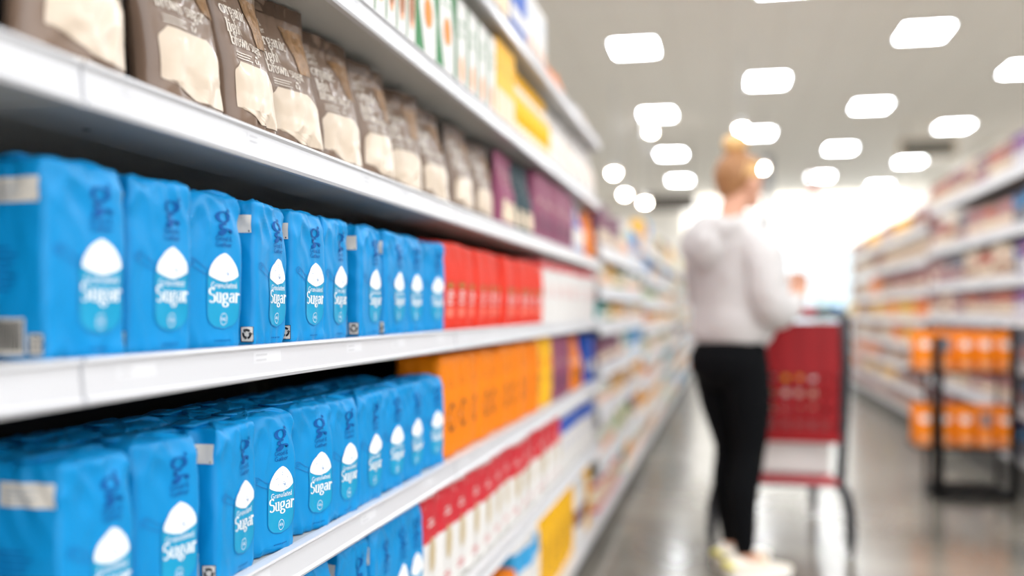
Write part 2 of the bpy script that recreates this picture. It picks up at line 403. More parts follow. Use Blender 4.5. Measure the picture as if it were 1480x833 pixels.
    patch(mb, S, -.062, -.0215, .006, .038, TAG, .0008)
    for k in range(12): patch(mb, S, -.060 + k * .003, -.0588 + k * .003 + .0008 * (k % 3), .010, .036, INKB, .0011)
    for k in range(7): patch(mb, S, -.066, -.036 + .004 * (k % 3), .062 + k * .006, .0635 + k * .006, NAVY, .0008)
    return [('bag_body', mb.mesh('sugar_bag_body')), ('top_fold', fold_top(w, d, h, BLUE, seed))]
for i in range(4): reg('sugar%d' % i, sugar_bag(i * 3 + 1), (.095, .085, .18), 'sugar_bag', 'bag of sugar', 'blue sugar bag')

def brown_bag(seed, lean):
    w, t, h = 0.152, 0.054, 0.222; S = Pouch(w, t, h, seed=seed, wr=0.0030, lean=lean); mb = MB(); S.body(mb, TAUPE)
    L = -w / 2
    # cream hill shape over a taupe foot
    def top(s): return 0.0
    fl = lambda z: -w / 2 * .93 + (0.012 if z > .095 else 0); fr = lambda z: w / 2 * .93 - max(0, (z - .082)) * 4.2
    lf_ = lambda z: -w / 2 * .80 + max(0, z - .085) * 1.2
    patch(mb, S, lf_, w / 2 * .95, .040, .062, CREAM, .0013)
    patch(mb, S, lf_, lambda z: w / 2 * .95 - max(0, z - .078) * 2.2, .062, .098, CREAM, .0013)
    patch(mb, S, lambda z: -w / 2 * .80 + (.040 - z) ** .8 * 1.5, lambda z: w / 2 * .95, .024, .040, CREAM, .0013)
    # window onto the sugar, right upper
    patch(mb, S, lambda z: .018 + .012 * math.sin((z - .1) * 50), w / 2 * .88, .128, .190, SUGAR, .0014)
    text(mb, S, 'Good &', -.064, .181, .0058, INKC, .028, a=.075, b=.07, serif=False)
    text(mb, S, 'Gather', -.064, .171, .0058, INKC, .028, a=.075, b=.07, serif=False)
    text(mb, S, 'organic', -.064, .154, .0110, INKC, .070, a=.10, b=.04, off=.0018)
    text(mb, S, 'light', -.060, .133, .0100, INKC, .036, a=.10, b=.04, off=.0018)
    text(mb, S, 'brown sugar', -.058, .117, .0100, INKC, .090, a=.10, b=.04, off=.0018)
    for k in range(3): patch(mb, S, -.050, -.008 - .006 * (k % 2), .102 + k * .0035, .1030 + k * .0035, INKC, .0011)
    for a0 in (90, 210, 330): stroke(mb, S, arc(.006, .107, .0040, .0044, a0 - 45, a0 + 40, 5), .0011, .0011, INKC, .0012)
    for k in range(9): patch(mb, S, -.03 + k * .006, -.0265 + k * .006, .014, .018, INKC, .0011)
    # top seam
    me = mb.mesh('brown_sugar_pouch_body'); m2 = MB()
    for sd in (1, -1):
        vs = []
        for i in range(25):
            for z in (h * .905, h * 1.0): vs.append(S.P(-w / 2 + w * i / 24, z, .0008, sd))
        m2.add(vs, [(2 * i, 2 * i + 2, 2 * i + 3, 2 * i + 1) for i in range(24)], TAUPED)
    return [('pouch_body', me), ('top_seal', m2.mesh('top_seal'))]
for i in range(4): reg('brown%d' % i, brown_bag(i * 2.7 + .6, (.02, .13, .17, .05)[i]), (.150, .066, .216), 'brown_sugar_pouch', 'pouch of sugar', 'brown sugar pouch')

def pm(name, hexc, rough=.5): return mat('pack_' + name, hexc, rough, bump=.2, bscale=45, spec=.25)
P_RED = pm('red', 'dc3018'); P_WHITE = pm('white', 'e2dfdc'); P_ORANGE = pm('orange', 'f08200'); P_YELLOW = pm('yellow', 'f4b81c'); P_CRIM = pm('crimson', 'cf2f3a')
P_MAUVE = pm('mauve', '8d4a66'); P_PLUM = pm('plum', '6b3a55'); P_TEALD = pm('dark_teal', '1f3a42'); P_GREEN = pm('green', '1e7a3c'); P_DBLUE = pm('royal_blue', '1e56b8')
P_LBLUE = pm('light_blue', '3aa3dc'); P_GOLD = pm('gold', 'b98a3a'); P_BROWN = pm('brown', '8a5028'); P_PINK = pm('dusty_pink', 'b0807e'); P_CREAM = pm('cream', 'e6d3ba')
P_PEACH = pm('peach', 'f0b088'); P_MUST = pm('mustard', 'd9a01c'); P_NAVY = pm('navy', '27335e'); P_TAN = pm('tan', '98705a'); P_OLIVE = pm('olive', '8c9a3c'); P_ROSE = pm('rose', '86484a'); P_LIME = pm('pale_green', 'b9c98a')
P_GREY = pm('grey', '77757a'); P_PURP = pm('purple', '6a3f8a'); P_TEAL = pm('teal', '3aa6a0')
def bars(mb, S, s0, s1, zs, m):
    for k, z in enumerate(zs): patch(mb, S, s0 + .006 * (k % 2), s1 - .009 * ((k + 1) % 3) * (s1 - s0) / .05, z, z + .004, m, .0012)
def brick(k, w, d, h, body, cat, desc, prints, name, seed=2, wr=.0014, fold=True):
    S = Brick(w, d, h, r=.010, seed=seed, wr=wr, bulge=.004); mb = MB(); S.body(mb, body)
    for p in prints: p(mb, S)
    parts = [('bag_body', mb.mesh(k + '_body'))]
    if fold: parts.append(('top_fold', fold_top(w, d, h, body if k != 'whitered' and k != 'flour' else P_CRIM, seed)))
    reg(k, parts, (w, d, h), name, cat, desc)
def carton(k, w, d, h, body, cat, desc, prints, name, flap=False):
    S = Flat(w, d, h, r=.002); mb = MB(); S.body(mb, body)
    for p in prints: p(mb, S)
    # folded end flaps seen on top
    mb.box(-d / 2 + .003, d / 2 - .003, -w / 2 + .003, w / 2 - .003, h, h + .0012, body, .0004)
    reg(k, [('carton', mb.mesh(k + '_carton'))], (w, d, h), name, cat, desc)
def pouchk(k, w, t, h, body, cat, desc, prints, name, seed=1, wr=.0028):
    S = Pouch(w, t, h, seed=seed, wr=wr); mb = MB(); S.body(mb, body, 18, 22)
    for p in prints: p(mb, S)
    reg(k, [('pouch', mb.mesh(k + '_pouch'))], (w, t, h), name, cat, desc)
def bottle(k, r, h, body, capm, labm, cat, desc, name):
    mb = MB(); mb.lathe([(r * .86, 0), (r, .006), (r, h * .22)], body); mb.lathe([(r, h * .22), (r * 1.01, h * .222), (r * 1.01, h * .58), (r, h * .582)], labm)
    mb.lathe([(r, h * .58), (r, h * .66), (r * .8, h * .74), (r * .42, h * .82), (r * .36, h * .86)], body)
    m2 = MB(); m2.lathe([(r * .5, h * .85), (r * .52, h * .86), (r * .50, h * .98), (r * .44, h)], capm)
    reg(k, [('bottle', mb.mesh(k + '_body')), ('cap', m2.mesh(k + '_cap'))], (2 * r, 2 * r, h), name, cat, desc)
def jar(k, r, h, body, capm, labm, cat, desc, name):
    mb = MB(); mb.lathe([(r * .9, 0), (r, .005), (r, h * .15)], body); mb.lathe([(r, h * .15), (r * 1.01, h * .152), (r * 1.01, h * .7), (r, h * .702)], labm)
    mb.lathe([(r, h * .7), (r, h * .8), (r * .85, h * .86)], body)
    m2 = MB(); m2.lathe([(r * .9, h * .85), (r * .93, h * .86), (r * .93, h * .99), (r * .88, h)], capm)
    reg(k, [('jar', mb.mesh(k + '_body')), ('lid', m2.mesh(k + '_lid'))], (2 * r, 2 * r, h), name, cat, desc)
pt = lambda a, b, z0, z1, m, off=.0008: (lambda mb, S: patch(mb, S, a, b, z0, z1, m, off, .008))
ov = lambda c, z, rs, rz, m, off=.001: (lambda mb, S: oval(mb, S, c, z, rs, rz, m, off))
br = lambda a, b, zs, m: (lambda mb, S: bars(mb, S, a, b, zs, m))
# tall section
brick('redbag', .094, .10, .190, P_RED, 'bag of sugar', 'red sugar bag with a gold emblem', [ov(.058, .098, .022, .007, P_BROWN), ov(.058, .097, .016, .004, P_GOLD, .0014), br(.04, .08, (.058, .066, .074, .082), P_WHITE), pt(.038, .080, .03, .05, pm('pale_red', 'ee7a66'), .0009)], 'red_sugar_bag')
brick('orangebag', .098, .10, .215, P_ORANGE, 'bag of sugar', 'orange bag with a brown shield emblem', [ov(.055, .085, .022, .032, P_BROWN), ov(.055, .085, .016, .022, P_ORANGE, .0014), br(.036, .074, (.082, .09), P_WHITE), br(.03, .08, (.15, .16), pm('dark_orange', 'd2700a'))], 'orange_bag', seed=5)
brick('yellowbag', .10, .09, .220, P_YELLOW, 'bag', 'yellow bag with brown print', [br(.03, .08, (.08, .09, .1), P_BROWN), ov(.05, .14, .02, .02, P_ORANGE)], 'yellow_bag', seed=7)
brick('whitered', .088, .10, .212, P_WHITE, 'bag of sugar', 'white bag with red folded top', [pt(-.09, .09, .180, .209, P_CRIM), br(.03, .07, (.09, .1), P_CRIM), ov(.045, .12, .012, .012, pm('pale_pink', 'e8b8b0'))], 'white_bag', seed=3)
brick('flour', .115, .115, .238, P_WHITE, 'bag of flour', 'flour bag, crimson above and white below', [pt(-.114, .118, .135, .222, P_CRIM), br(.03, .085, (.165, .175), P_WHITE), ov(.06, .105, .022, .036, pm('wheat', 'c9b48a')), br(.02, .095, (.03, .04), P_CRIM), pt(-.09, -.03, .02, .05, TAG), br(-.1, -.02, (.06, .07, .08, .09, .1, .11), GREYP)], 'flour_bag', seed=9, wr=.002)
brick('blueflour', .115, .11, .225, P_WHITE, 'bag of flour', 'white bag with a royal blue top band', [pt(-.10, .115, .150, .208, P_DBLUE), br(.03, .08, (.1, .11), P_DBLUE)], 'blue_top_flour_bag', seed=11)
brick('plumbag', .105, .09, .215, P_MAUVE, 'bag', 'mauve bag with pale print', [br(.03, .08, (.12, .13), P_CREAM), ov(.053, .06, .03, .03, P_PLUM)], 'mauve_bag', seed=13)
pouchk('mauvepouch', .085, .05, .205, P_MAUVE, 'pouch', 'mauve pouch with a cream foot', [pt(-.03, .035, .02, .075, P_CREAM), br(-.03, .02, (.12, .135, .15), P_PINK)], 'mauve_pouch')
pouchk('tealpouch', .07, .05, .200, P_TEALD, 'pouch', 'dark teal pouch with a cream foot', [pt(-.025, .028, .02, .07, P_CREAM), br(-.02, .02, (.12, .14), P_GREY)], 'dark_teal_pouch')
pouchk('bluepouch', .11, .06, .205, P_WHITE, 'pouch', 'white pouch with a blue peak', [pt(lambda z: -.05 + (z - .11) * .5, lambda z: .05 - (z - .11) * .5, .11, .195, P_LBLUE if False else P_DBLUE), pt(-.03, .03, .01, .035, P_DBLUE)], 'blue_and_white_pouch')
pouchk('orangepouch', .13, .06, .205, P_ORANGE, 'pouch', 'orange pouch', [br(-.04, .04, (.1, .11), P_WHITE), ov(0, .06, .03, .03, P_BROWN)], 'orange_pouch')
pouchk('whitepouch', .14, .07, .220, P_WHITE, 'pouch', 'white pouch with faint peach print', [ov(0, .09, .045, .05, pm('pale_peach', 'f1dccb')), br(-.04, .04, (.16, .17), P_TAN)], 'white_pouch')
carton('crackerbox', .055, .15, .205, P_WHITE, 'carton', 'white carton with orange picture', [pt(.001, .006, .002, .203, P_GREEN), ov(.032, .085, .017, .045, P_PEACH), ov(.032, .085, .011, .034, P_BROWN, .0014), br(.015, .05, (.16, .172, .184), P_GREEN)], 'picture_carton')
carton('greenbox', .150, .09, .210, P_GREEN, 'carton', 'green carton with orange picture', [pt(lambda z: .02 + max(0, .1 - z) * .5, lambda z: .145 - max(0, z - .1) * .4, .01, .19, P_WHITE), ov(.085, .10, .03, .03, P_ORANGE, .0014), br(.04, .12, (.15, .165), P_GREEN)], 'green_carton')
carton('leafbox', .085, .10, .200, P_WHITE, 'carton', 'white carton with a green side', [pt(-.099, -.001, .002, .198, P_GREEN), pt(.001, .008, .002, .198, P_GREEN), ov(.045, .05, .02, .03, P_PEACH), br(.02, .07, (.12, .135, .15), P_GREEN)], 'white_and_green_carton')
carton('yellowbox', .08, .10, .215, P_YELLOW, 'carton', 'yellow carton with white lower part', [pt(-.098, .078, .003, .09, P_CREAM), br(.02, .06, (.14, .155), P_BROWN)], 'yellow_carton')
carton('bluebox', .07, .10, .20, P_DBLUE, 'carton', 'royal blue carton with a white band', [pt(.002, .068, .05, .09, P_WHITE)], 'royal_blue_carton')
carton('whitebox', .08, .10, .19, P_WHITE, 'carton', 'white carton with blue and orange print', [br(.02, .06, (.12, .135, .15), P_LBLUE), ov(.04, .05, .02, .02, P_PEACH)], 'white_carton')
carton('brownbox', .14, .16, .10, P_BROWN, 'box', 'brown cardboard box', [pt(.05, .09, .002, .098, P_TAN)], 'cardboard_box')
bottle('yellowbottle', .036, .205, P_CREAM, P_YELLOW, P_YELLOW, 'bottle', 'cream bottle with yellow cap', 'yellow_capped_bottle')
# lower shelf
brick('bigyellow', .14, .10, .265, P_YELLOW, 'bag', 'tall yellow bag', [ov(.07, .13, .035, .05, P_MUST), br(.03, .11, (.05, .06), P_BROWN)], 'tall_yellow_bag', seed=21, wr=.003)
brick('bigorange', .14, .12, .20, P_ORANGE, 'bag', 'large orange bag', [ov(.07, .1, .04, .04, P_PEACH)], 'large_orange_bag', seed=23, wr=.003)
brick('purplewhite', .12, .10, .24, P_WHITE, 'bag', 'white bag with a purple band', [pt(-.09, .118, .08, .14, P_PLUM)], 'purple_and_white_bag', seed=25)
brick('skybag', .12, .10, .25, P_WHITE, 'bag', 'white bag with a sky blue top', [pt(-.09, .118, .17, .23, P_LBLUE)], 'sky_blue_topped_bag', seed=26)
# far runs: a palette of smaller packs
PAL = []
def farc(k, w, d, h, a, b, c, nm, desc):
    carton(k, w, d, h, a, 'carton', desc, [pt(.004, w - .004, h * .12, h * .42, b), ov(w / 2, h * .66, w * .28, h * .16, c, .0012)], nm); PAL.append(k)
def farp(k, w, t, h, a, b, c, nm, desc):
    pouchk(k, w, t, h, a, 'pouch', desc, [pt(-w * .36, w * .36, h * .12, h * .4, b), ov(0, h * .62, w * .26, h * .13, c, .0012)], nm); PAL.append(k)
farp('f_orange', .13, .07, .19, P_ORANGE, P_WHITE, P_BROWN, 'orange_snack_pouch', 'orange pouch with white print')
farc('f_white', .12, .08, .18, P_WHITE, P_PEACH, P_LIME, 'pale_carton', 'pale carton with peach print')
farp('f_lime', .12, .06, .18, P_LIME, P_WHITE, P_GREEN, 'pale_green_pouch', 'pale green pouch')
farc('f_yellow', .12, .08, .17, P_YELLOW, P_WHITE, P_ORANGE, 'yellow_mix_carton', 'yellow carton with white band')
jar('f_redjar', .045, .15, P_CRIM, P_WHITE, P_CREAM, 'jar', 'red jar with a white lid', 'red_jar'); PAL.append('f_redjar')
farc('f_blue', .12, .08, .18, P_LBLUE, P_WHITE, P_DBLUE, 'light_blue_carton', 'light blue carton with white band')
farp('f_cream', .13, .06, .19, P_CREAM, P_TAN, P_ROSE, 'cream_pouch', 'cream pouch with tan print')
farc('f_dark', .11, .08, .17, P_PLUM, P_CREAM, P_MAUVE, 'plum_carton', 'plum carton with cream band')
farc('f_must', .12, .08, .16, P_MUST, P_CREAM, P_BROWN, 'mustard_carton', 'mustard carton with cream band')
farc('f_teal', .12, .08, .17, P_TEAL, P_WHITE, P_NAVY, 'teal_carton', 'teal carton with white band')
bottle('f_bottle', .04, .20, P_OLIVE, P_WHITE, P_CREAM, 'bottle', 'olive green bottle with cream label', 'olive_bottle'); PAL.append('f_bottle')
RP = []
def rc(k, w, h, a, b, c, nm, desc): carton(k, w, .10, h, a, 'carton', desc, [pt(.004, w - .004, h * .1, h * .45, b), ov(w / 2, h * .7, w * .3, h * .14, c, .0012)], nm); RP.append(k)
rc('r_pink', .075, .165, P_PINK, P_CREAM, P_ROSE, 'dusty_pink_carton', 'dusty pink carton with cream foot')
rc('r_cream', .075, .170, P_CREAM, P_TAN, P_ROSE, 'cream_carton', 'cream carton with tan foot')
rc('r_rose', .07, .160, P_ROSE, P_CREAM, P_PINK, 'rose_carton', 'rose carton with cream foot')
rc('r_grey', .075, .165, P_GREY, P_PINK, P_NAVY, 'grey_carton', 'grey carton with pink foot')
rc('r_tan', .07, .155, P_TAN, P_CREAM, P_CRIM, 'tan_carton', 'tan carton with cream foot')
rc('r_navy', .08, .175, P_NAVY, P_GREY, P_LBLUE, 'navy_carton', 'navy carton with grey foot')
rc('r_plum', .075, .160, P_PLUM, P_PINK, P_CREAM, 'dark_plum_carton', 'dark plum carton with pink foot')
rc('r_purple', .08, .170, P_PURP, P_WHITE, P_PINK, 'purple_carton', 'purple carton with white foot')
rc('r_yellow', .075, .15, P_YELLOW, P_CREAM, P_TAN, 'small_yellow_carton', 'yellow carton with cream foot')
rc('r_orange', .08, .16, P_ORANGE, P_PEACH, P_CRIM, 'small_orange_carton', 'orange carton with peach foot')

# ------------------------------------------------------------------ room shell
CEIL = EYE + 3.2
mb = MB(); mb.box(-16, 18, -6, 34, -.1, 0, floor_mat()); struct(mb, 'floor')
mb = MB(); mb.box(-16, 18, -6, 34, CEIL, CEIL + .1, ceiling_mat()); struct(mb, 'ceiling')
WALL = mat('wall_white', 'f1ede6', .8, bump=.05, bscale=8)
mb = MB(); mb.box(-16, 18, 29, 29.2, EYE + 1.7, CEIL, WALL)
mb.box(-16, 1.2, 29, 29.2, 0, EYE + 1.7, WALL); mb.box(6.2, 18, 29, 29.2, 0, EYE + 1.7, WALL); struct(mb, 'wall_far')
mb = MB(); mb.box(-16.2, -16, -6, 34, 0, CEIL, WALL); struct(mb, 'wall_left')
mb = MB(); mb.box(18, 18.2, -6, 34, 0, CEIL, WALL); struct(mb, 'wall_right')
mb = MB(); mb.box(4.9, 18, 19.5, 29, EYE + 1.75, CEIL, WALL, .01); struct(mb, 'wall_bulkhead')
WALLGLOW = mat('glow_wall_white', 'fffdf8', .5, emit=1.3)  # glow added so this band of white wall comes out overexposed
mb = MB(); mb.box(-3.65, 3.65, -.04, .04, -.72, .72, WALLGLOW, .01)
o = link('glow_wall_band', mb.mesh('glow_wall_band')); o.location = (2.5, 28.94, EYE + 2.44); tag(o, 'band of white far wall above the glazing, with added glow', 'wall band')
# glazed shop front below the white wall
GLASSY = mat('daylit_glazing', 'd5e6ee', .3, emit=.5)
FR = mat('grey_window_frame', 'b8bcc0', .4)
mb = MB(); mb.box(1.2, 6.2, 29.08, 29.12, 0, EYE + 1.7, GLASSY)
wf = struct(mb, 'window_1')
mb = MB()
for x in (1.2, 2.45, 3.7, 4.95, 6.15): mb.box(x, x + .06, 29.0, 29.08, 0, EYE + 1.7, FR)
for z in (0, 1.0, EYE + 1.64): mb.box(1.2, 6.2, 29.0, 29.08, z, z + .06, FR)
build(mb, 'window_frame', wf)

# ceiling panels, staggered; the same lamps light the whole shop
LM = mat('lamp_diffuser', 'f7fbff', .5, emit=LAMP)
mb = MB(); mb.add([(-.25, -.33, 0), (.25, -.33, 0), (.25, .33, 0), (-.25, .33, 0)], [(3, 2, 1, 0)], LM, False); panel = mb.mesh('lamp_diffuser')
mb = MB()
for a in ((-.28, .28, -.36, -.33), (-.28, .28, .33, .36), (-.28, -.25, -.33, .33), (.25, .28, -.33, .33)): mb.box(a[0], a[1], a[2], a[3], -.006, .012, WHITE, .001)
lf = mb.mesh('lamp_frame')
cols = [(-12.7, 0), (-9.38, 0), (-6.06, 0), (-4.4 - 6.64, 1), (-7.72, 1), (-4.40, 1), (-2.74, 0), (-1.08, 1), (.58, 0), (2.24, 1), (3.90, 0), (5.56, 1), (7.22, 0), (8.88, 1), (10.5, 0), (12.2, 1)]
for x, odd in cols:
    if x in (-12.7, -9.38, -6.06): pass
    n = 0
    for k in range(-1, 8):
        y = -2.68 + 4.25 * k + (2.125 if odd == 0 else 0) + 2.125 * 0
        y = (12.19 if odd else 14.33) + 4.25 * (k - 4)
        if y > 28.4 or y < -5: continue
        if x > 4.8 and y > 19: continue
        if x == -2.74 and y > 17: continue
        n += 1
        where = 'above the left shelving' if x < -1.9 else 'along the left edge of the aisle' if x < 0 else 'over the middle of the aisle' if x < 1.5 else 'over the right edge of the aisle' if x < 3 else 'beyond the right shelving'
        if x < -4 or x > 5: where += ' %s row' % nth(int(abs(x) // 1.66) - 1)
        r = thing('ceiling_light', (x, y, CEIL - .014), 'white ceiling light %s, %s from the near end' % (where, nth(n)), 'ceiling light', 'glowing ceiling panels')
        link('diffuser', panel, r); link('frame', lf, r)

# ------------------------------------------------------------------ shelving
LX = -0.54; RX = 1.615
def section(X, f, y0, y1, levels, depth, base, top, label, name, back, group, steel=STEEL, holes=False):
    """f = +1 faces right (left-hand run), -1 faces left; levels are tops of the price rails"""
    root = thing(name, (X - f * depth / 2, (y0 + y1) / 2, 0), label, 'shelving unit', group)
    O = Vector(root.location)
    def B(*a, **k): pass
    def part(pn, boxes, parent=root, m=WHITE, bev=.001):
        mb = MB()
        for (xa, xb, ya, yb, za, zb, mm) in boxes:
            mb.box(xa - O.x, xb - O.x, ya - O.y, yb - O.y, za, zb, mm or m, bev)
        return build(mb, pn, parent)
    bx = X - f * depth
    part('back_panel', [(bx - .01, bx + .01, y0, y1, base, top, back)])
    for y in (y0 + .015, y1 - .015): part('upright', [(bx + f * .01, bx + f * .035, y - .012, y + .012, 0, top, KICK)])
    g = .0025
    for z in levels:
        sh = part('shelf', [(X - f * .012, bx + f * .012, y0 + g, y1 - g, z - .022, z - .004, steel),
                            (X - f * .012, X - f * .125, y0 + g, y1 - g, z - .036, z - .022, steel),
                            (X - f * .010, X - f * .020, y0 + g, y1 - g, z - .004, z - .0005, WHITE)])
        mb = MB(); prof = [(-.012, -.040), (-.001, -.041), (.001, -.037), (-.003, -.034), (-.006, -.006), (-.002, -.003), (-.003, 0), (-.012, .0005)]
        if not holes: prof = [(a_, b_ * 1.7) for a_, b_ in prof]
        rows = []
        for y in (y0 + g, y1 - g): rows.append([Vector((X - O.x + f * (px), y - O.y, z + pz)) for px, pz in prof])
        mb.ring(rows, RAIL); [mb.sm.__setitem__(i, False) for i in range(len(mb.sm))]
        rl = build(mb, 'price_rail', sh)
        if holes:
            rr = random.Random(int(z * 1000) + int(y0 * 10)); y = y0 + .05
            while y < y1 - .12:
                L = .055 + .02 * rr.random(); mb = MB()
                mb.add([(X - O.x + f * -.0036, y - O.y, z - .0325), (X - O.x + f * -.0036, y + L - O.y, z - .0325), (X - O.x + f * -.0052, y + L - O.y, z - .0085), (X - O.x + f * -.0052, y - O.y, z - .0085)], [(0, 1, 2, 3)], PAPER, False)
                for q in range(2):
                    a = y + .006; b_ = y + L * (.35 + .2 * rr.random()); zz = z - .013 - q * .006; xx = X - O.x + f * (-.0036 - .0016 * ((zz - z + .0325) / .024) + .0004)
                    mb.add([(xx, a - O.y, zz), (xx, b_ - O.y, zz), (xx - f * .0001, b_ - O.y, zz + .0022), (xx - f * .0001, a - O.y, zz + .0022)], [(0, 1, 2, 3)], mat('pale_ticket_print', 'cacace', .6), False)
                build(mb, 'price_ticket', rl)
                y += L + .12 + .2 * rr.random()
            mb = MB()
            for yy in (y0 + .12, y1 - .12): mb.lathe([(.004, -.0365), (.004, -.0355)], HOLE, 12, (X - O.x - f * .085, yy - O.y))
            for v in range(len(mb.v)): mb.v[v] = (mb.v[v][0], mb.v[v][1], mb.v[v][2] + z)
            build(mb, 'rivet_hole', sh)
    bz = base
    part('base_deck', [(X - f * .004, bx + f * .012, y0 + g, y1 - g, bz - .03, bz - .004, WHITE), (X + f * .004, X - f * .008, y0 + g, y1 - g, bz - .045, bz, RAIL)])
    part('kick_plate', [(X - f * .03, X - f * .045, y0, y1, 0, bz - .03, KICK)])
    return root
HA, HB, HC, HD, HE, HF, HBASE = [EYE + h for h in (.2157, -.043, -.309, -.589, .476, .743, -.92)]
TALL = [HF, HE, HA, HB, HC, HD]
wher = ['tall white shelving section closest to the lens, with the first blue sugar bags', 'tall white shelving section filled with blue sugar bags and brown pouches', 'tall white shelving section starting with the red and orange bags', 'tall white shelving section ending the tall run, holding white and mauve bags']
for i in range(4):
    y0 = -.455 + 1.22 * i
    section(LX, 1, y0, y0 + 1.22, TALL, .47, HBASE, EYE + 1.15, wher[i], 'shelving_unit', DARKBACK, 'tall white shelving sections', holes=True)
L2 = [EYE + h for h in (.30, .113, -.05, -.25, -.44, -.675)]
L3 = [EYE + h for h in (.45, .24, .06, -.12, -.32, -.52, -.72)]
lo = [(4.425, 5.645, L2), (5.645, 6.865, L2), (6.865, 9.3, L3), (9.3, 11.75, L3), (11.75, 15.4, L3), (15.4, 19, L3)]
for i, (a, b, L) in enumerate(lo):
    section(LX, 1, a, b, L, .47, HBASE, EYE + (.62 if L is L2 else .8), 'lower white shelving on the left beyond the tall run, %s section along' % nth(i + 1), 'low_shelving_unit', DARKBACK, 'low shelving sections on the left')
R1 = [EYE + h for h in (.82, .49, .203, -.03, -.295, -.543)]
R2 = [EYE + h for h in (.70, .44, .17, -.07, -.30, -.50, -.70)]
rt = [(5.0, 6.22, R1), (6.22, 7.44, R1), (7.44, 8.66, R1), (8.72, 11.3, R2), (11.3, 13.9, R2)]
for i, (a, b, L) in enumerate(rt):
    section(RX, -1, a, b, L, .45, EYE - (.83 if L is R1 else .90), EYE + 1.02, 'white shelving on the right of the aisle, %s section from the lens' % nth(i + 1), 'right_shelving_unit', GREYPANEL, 'shelving sections on the right')

# ------------------------------------------------------------------ goods on the tall section
SY, CY = math.sin(YAW), math.cos(YAW)
def along(px, d):       # how far down the aisle a sight line meets the shelf front d metres to the left
    u = (px - 740) / 1439; return d * (CY + u * SY) / (SY - u * CY)
def row(k, px0, px1, z, shelf, group, gap=.004, d=.56, yaw=0, jit=.07, sc_=(1, 1, 1), count=None, vary=0):
    K = KIND[k]; w_, d_, h_ = K['size']; y0, y1 = along(px0, d), along(px1, d); n = count or max(1, round((y1 - y0) / (w_ * sc_[1] + gap)))
    p = (y1 - y0) / n; s = min(1, (p - .002) / (w_ * sc_[1])) * sc_[1]
    for i in range(n):
        rz = yaw + (random.random() - .5) * 2 * jit
        put(k, -d - d_ / 2 * sc_[0] - abs(math.sin(rz)) * w_ / 2 - .002 - .010 * random.random() * (jit > .02), y0 + p * (i + .5), z - .003, rz,
            '%s on the %s%s' % (K['desc'], shelf, '' if n == 1 else ', %s of %s' % (nth(i + 1), ('two three four five six seven eight nine ten eleven twelve'.split() + ['many'] * 40)[n - 2])),
            group, (sc_[0], s, sc_[2] * (1 - vary * random.random())))
def sugar_row(edges, z, which, sh, d=.556, sz=1.0, wide=1.0, first=0):
    for i, (px, yaw) in enumerate(edges):
        K = KIND['sugar0']; w_, d_ = .095 * wide, .085; a = R(yaw); X = d + w_ * math.sin(max(a, 0)) * .8
        y = along(px, X)
        cx = -X - (d_ / 2 * math.cos(a) - w_ / 2 * math.sin(a)); cy = y - (d_ / 2 * math.sin(a) + w_ / 2 * math.cos(a))
        put('sugar%d' % ((i * 3 + first) % 4), cx, cy, z - .003, a, 'blue granulated sugar bag %s, %s from the lens' % (which, nth(i + 1)), 'blue sugar bags ' + sh, (1, wide, sz))
sugar_row([(178, -7), (273, -6), (347, -12), (411, 4), (467, -2), (500, 2), (549, 1), (583, 0), (609, -4), (641, -10)], HB, 'on the upper sugar shelf', 'on the upper sugar shelf')
sugar_row([(190, -4), (286, -10), (366, 3), (425, -11), (480, -13), (516, -5), (551, -3), (583, -6), (610, -4), (640, -9)], HC, 'in front on the middle sugar shelf', 'on the middle sugar shelf', first=1)
sugar_row([(390, -4), (437, -3), (479, -8), (530, -6), (564, 2), (590, -4), (610, -6)], HD, 'on the lowest sugar shelf', 'on the lowest sugar shelf', sz=1.30, first=2)
for i in range(9):
    put('sugar%d' % (i % 4), -.556 - .085 * 1.68, .80 + .125 * i, HC - .003, R((-5, 7, 3, 6, -4, 6, 2, 5, -3)[i]), 'blue sugar bag behind the front row, middle sugar shelf, %s from the lens' % nth(i + 1), 'blue sugar bags behind the front row')
    if i > 4: put('sugar%d' % (i % 4), -.556 - .085 * 1.68, .85 + .125 * i, HD - .003, R((-5, 7, 3, 6, -4, 6, 2, 5, -3)[i]), 'blue sugar bag behind the front row, lowest sugar shelf, %s from the lens' % nth(i - 4), 'blue sugar bags behind the lowest front row', (1, 1, 1.3))
# brown sugar pouches: right edge, turn, lean, height scale
bp = [(212, 0, 0, 1.04), (350, -6, 1, 1.02), (420, -3, 2, 1.0), (488, -13, 2, 1.03), (542, -12, 1, 1.0), (584, -7, 3, .97), (624, -16, 0, .97), (662, -9, 1, .95), (694, -6, 3, .95), (721, -6, 0, .93)]
for i, (px, yaw, var, s) in enumerate(bp):
    a = R(yaw); w_, t_ = .150, .066; X = .575; y = along(px, X); kk = (1, .95, .80, .92, .90, .92, .92, .98, .92, .92)[i]
    put('brown%d' % var, -X - t_ / 2 * math.cos(a) + w_ * kk / 2 * math.sin(a), y - w_ * kk / 2 * math.cos(a) - .004 + t_ * .3 * math.sin(-a), HA - .003, a,
        'taupe light brown sugar pouch with a cream hill print, %s from the lens' % nth(i + 1), 'brown sugar pouches', (1, kk, s * .98))
put('brown2', -.70, .50, HA - .002, R(20), 'taupe sugar pouch standing back in the shelf behind the nearest one', 'brown sugar pouches', (1, .8, .95))
G = 'packs on the tall section, '
row('mauvepouch', 728, 752, HA, 'brown pouch shelf', G + 'mauve pouches'); row('tealpouch', 754, 776, HA, 'brown pouch shelf', G + 'dark teal pouches')
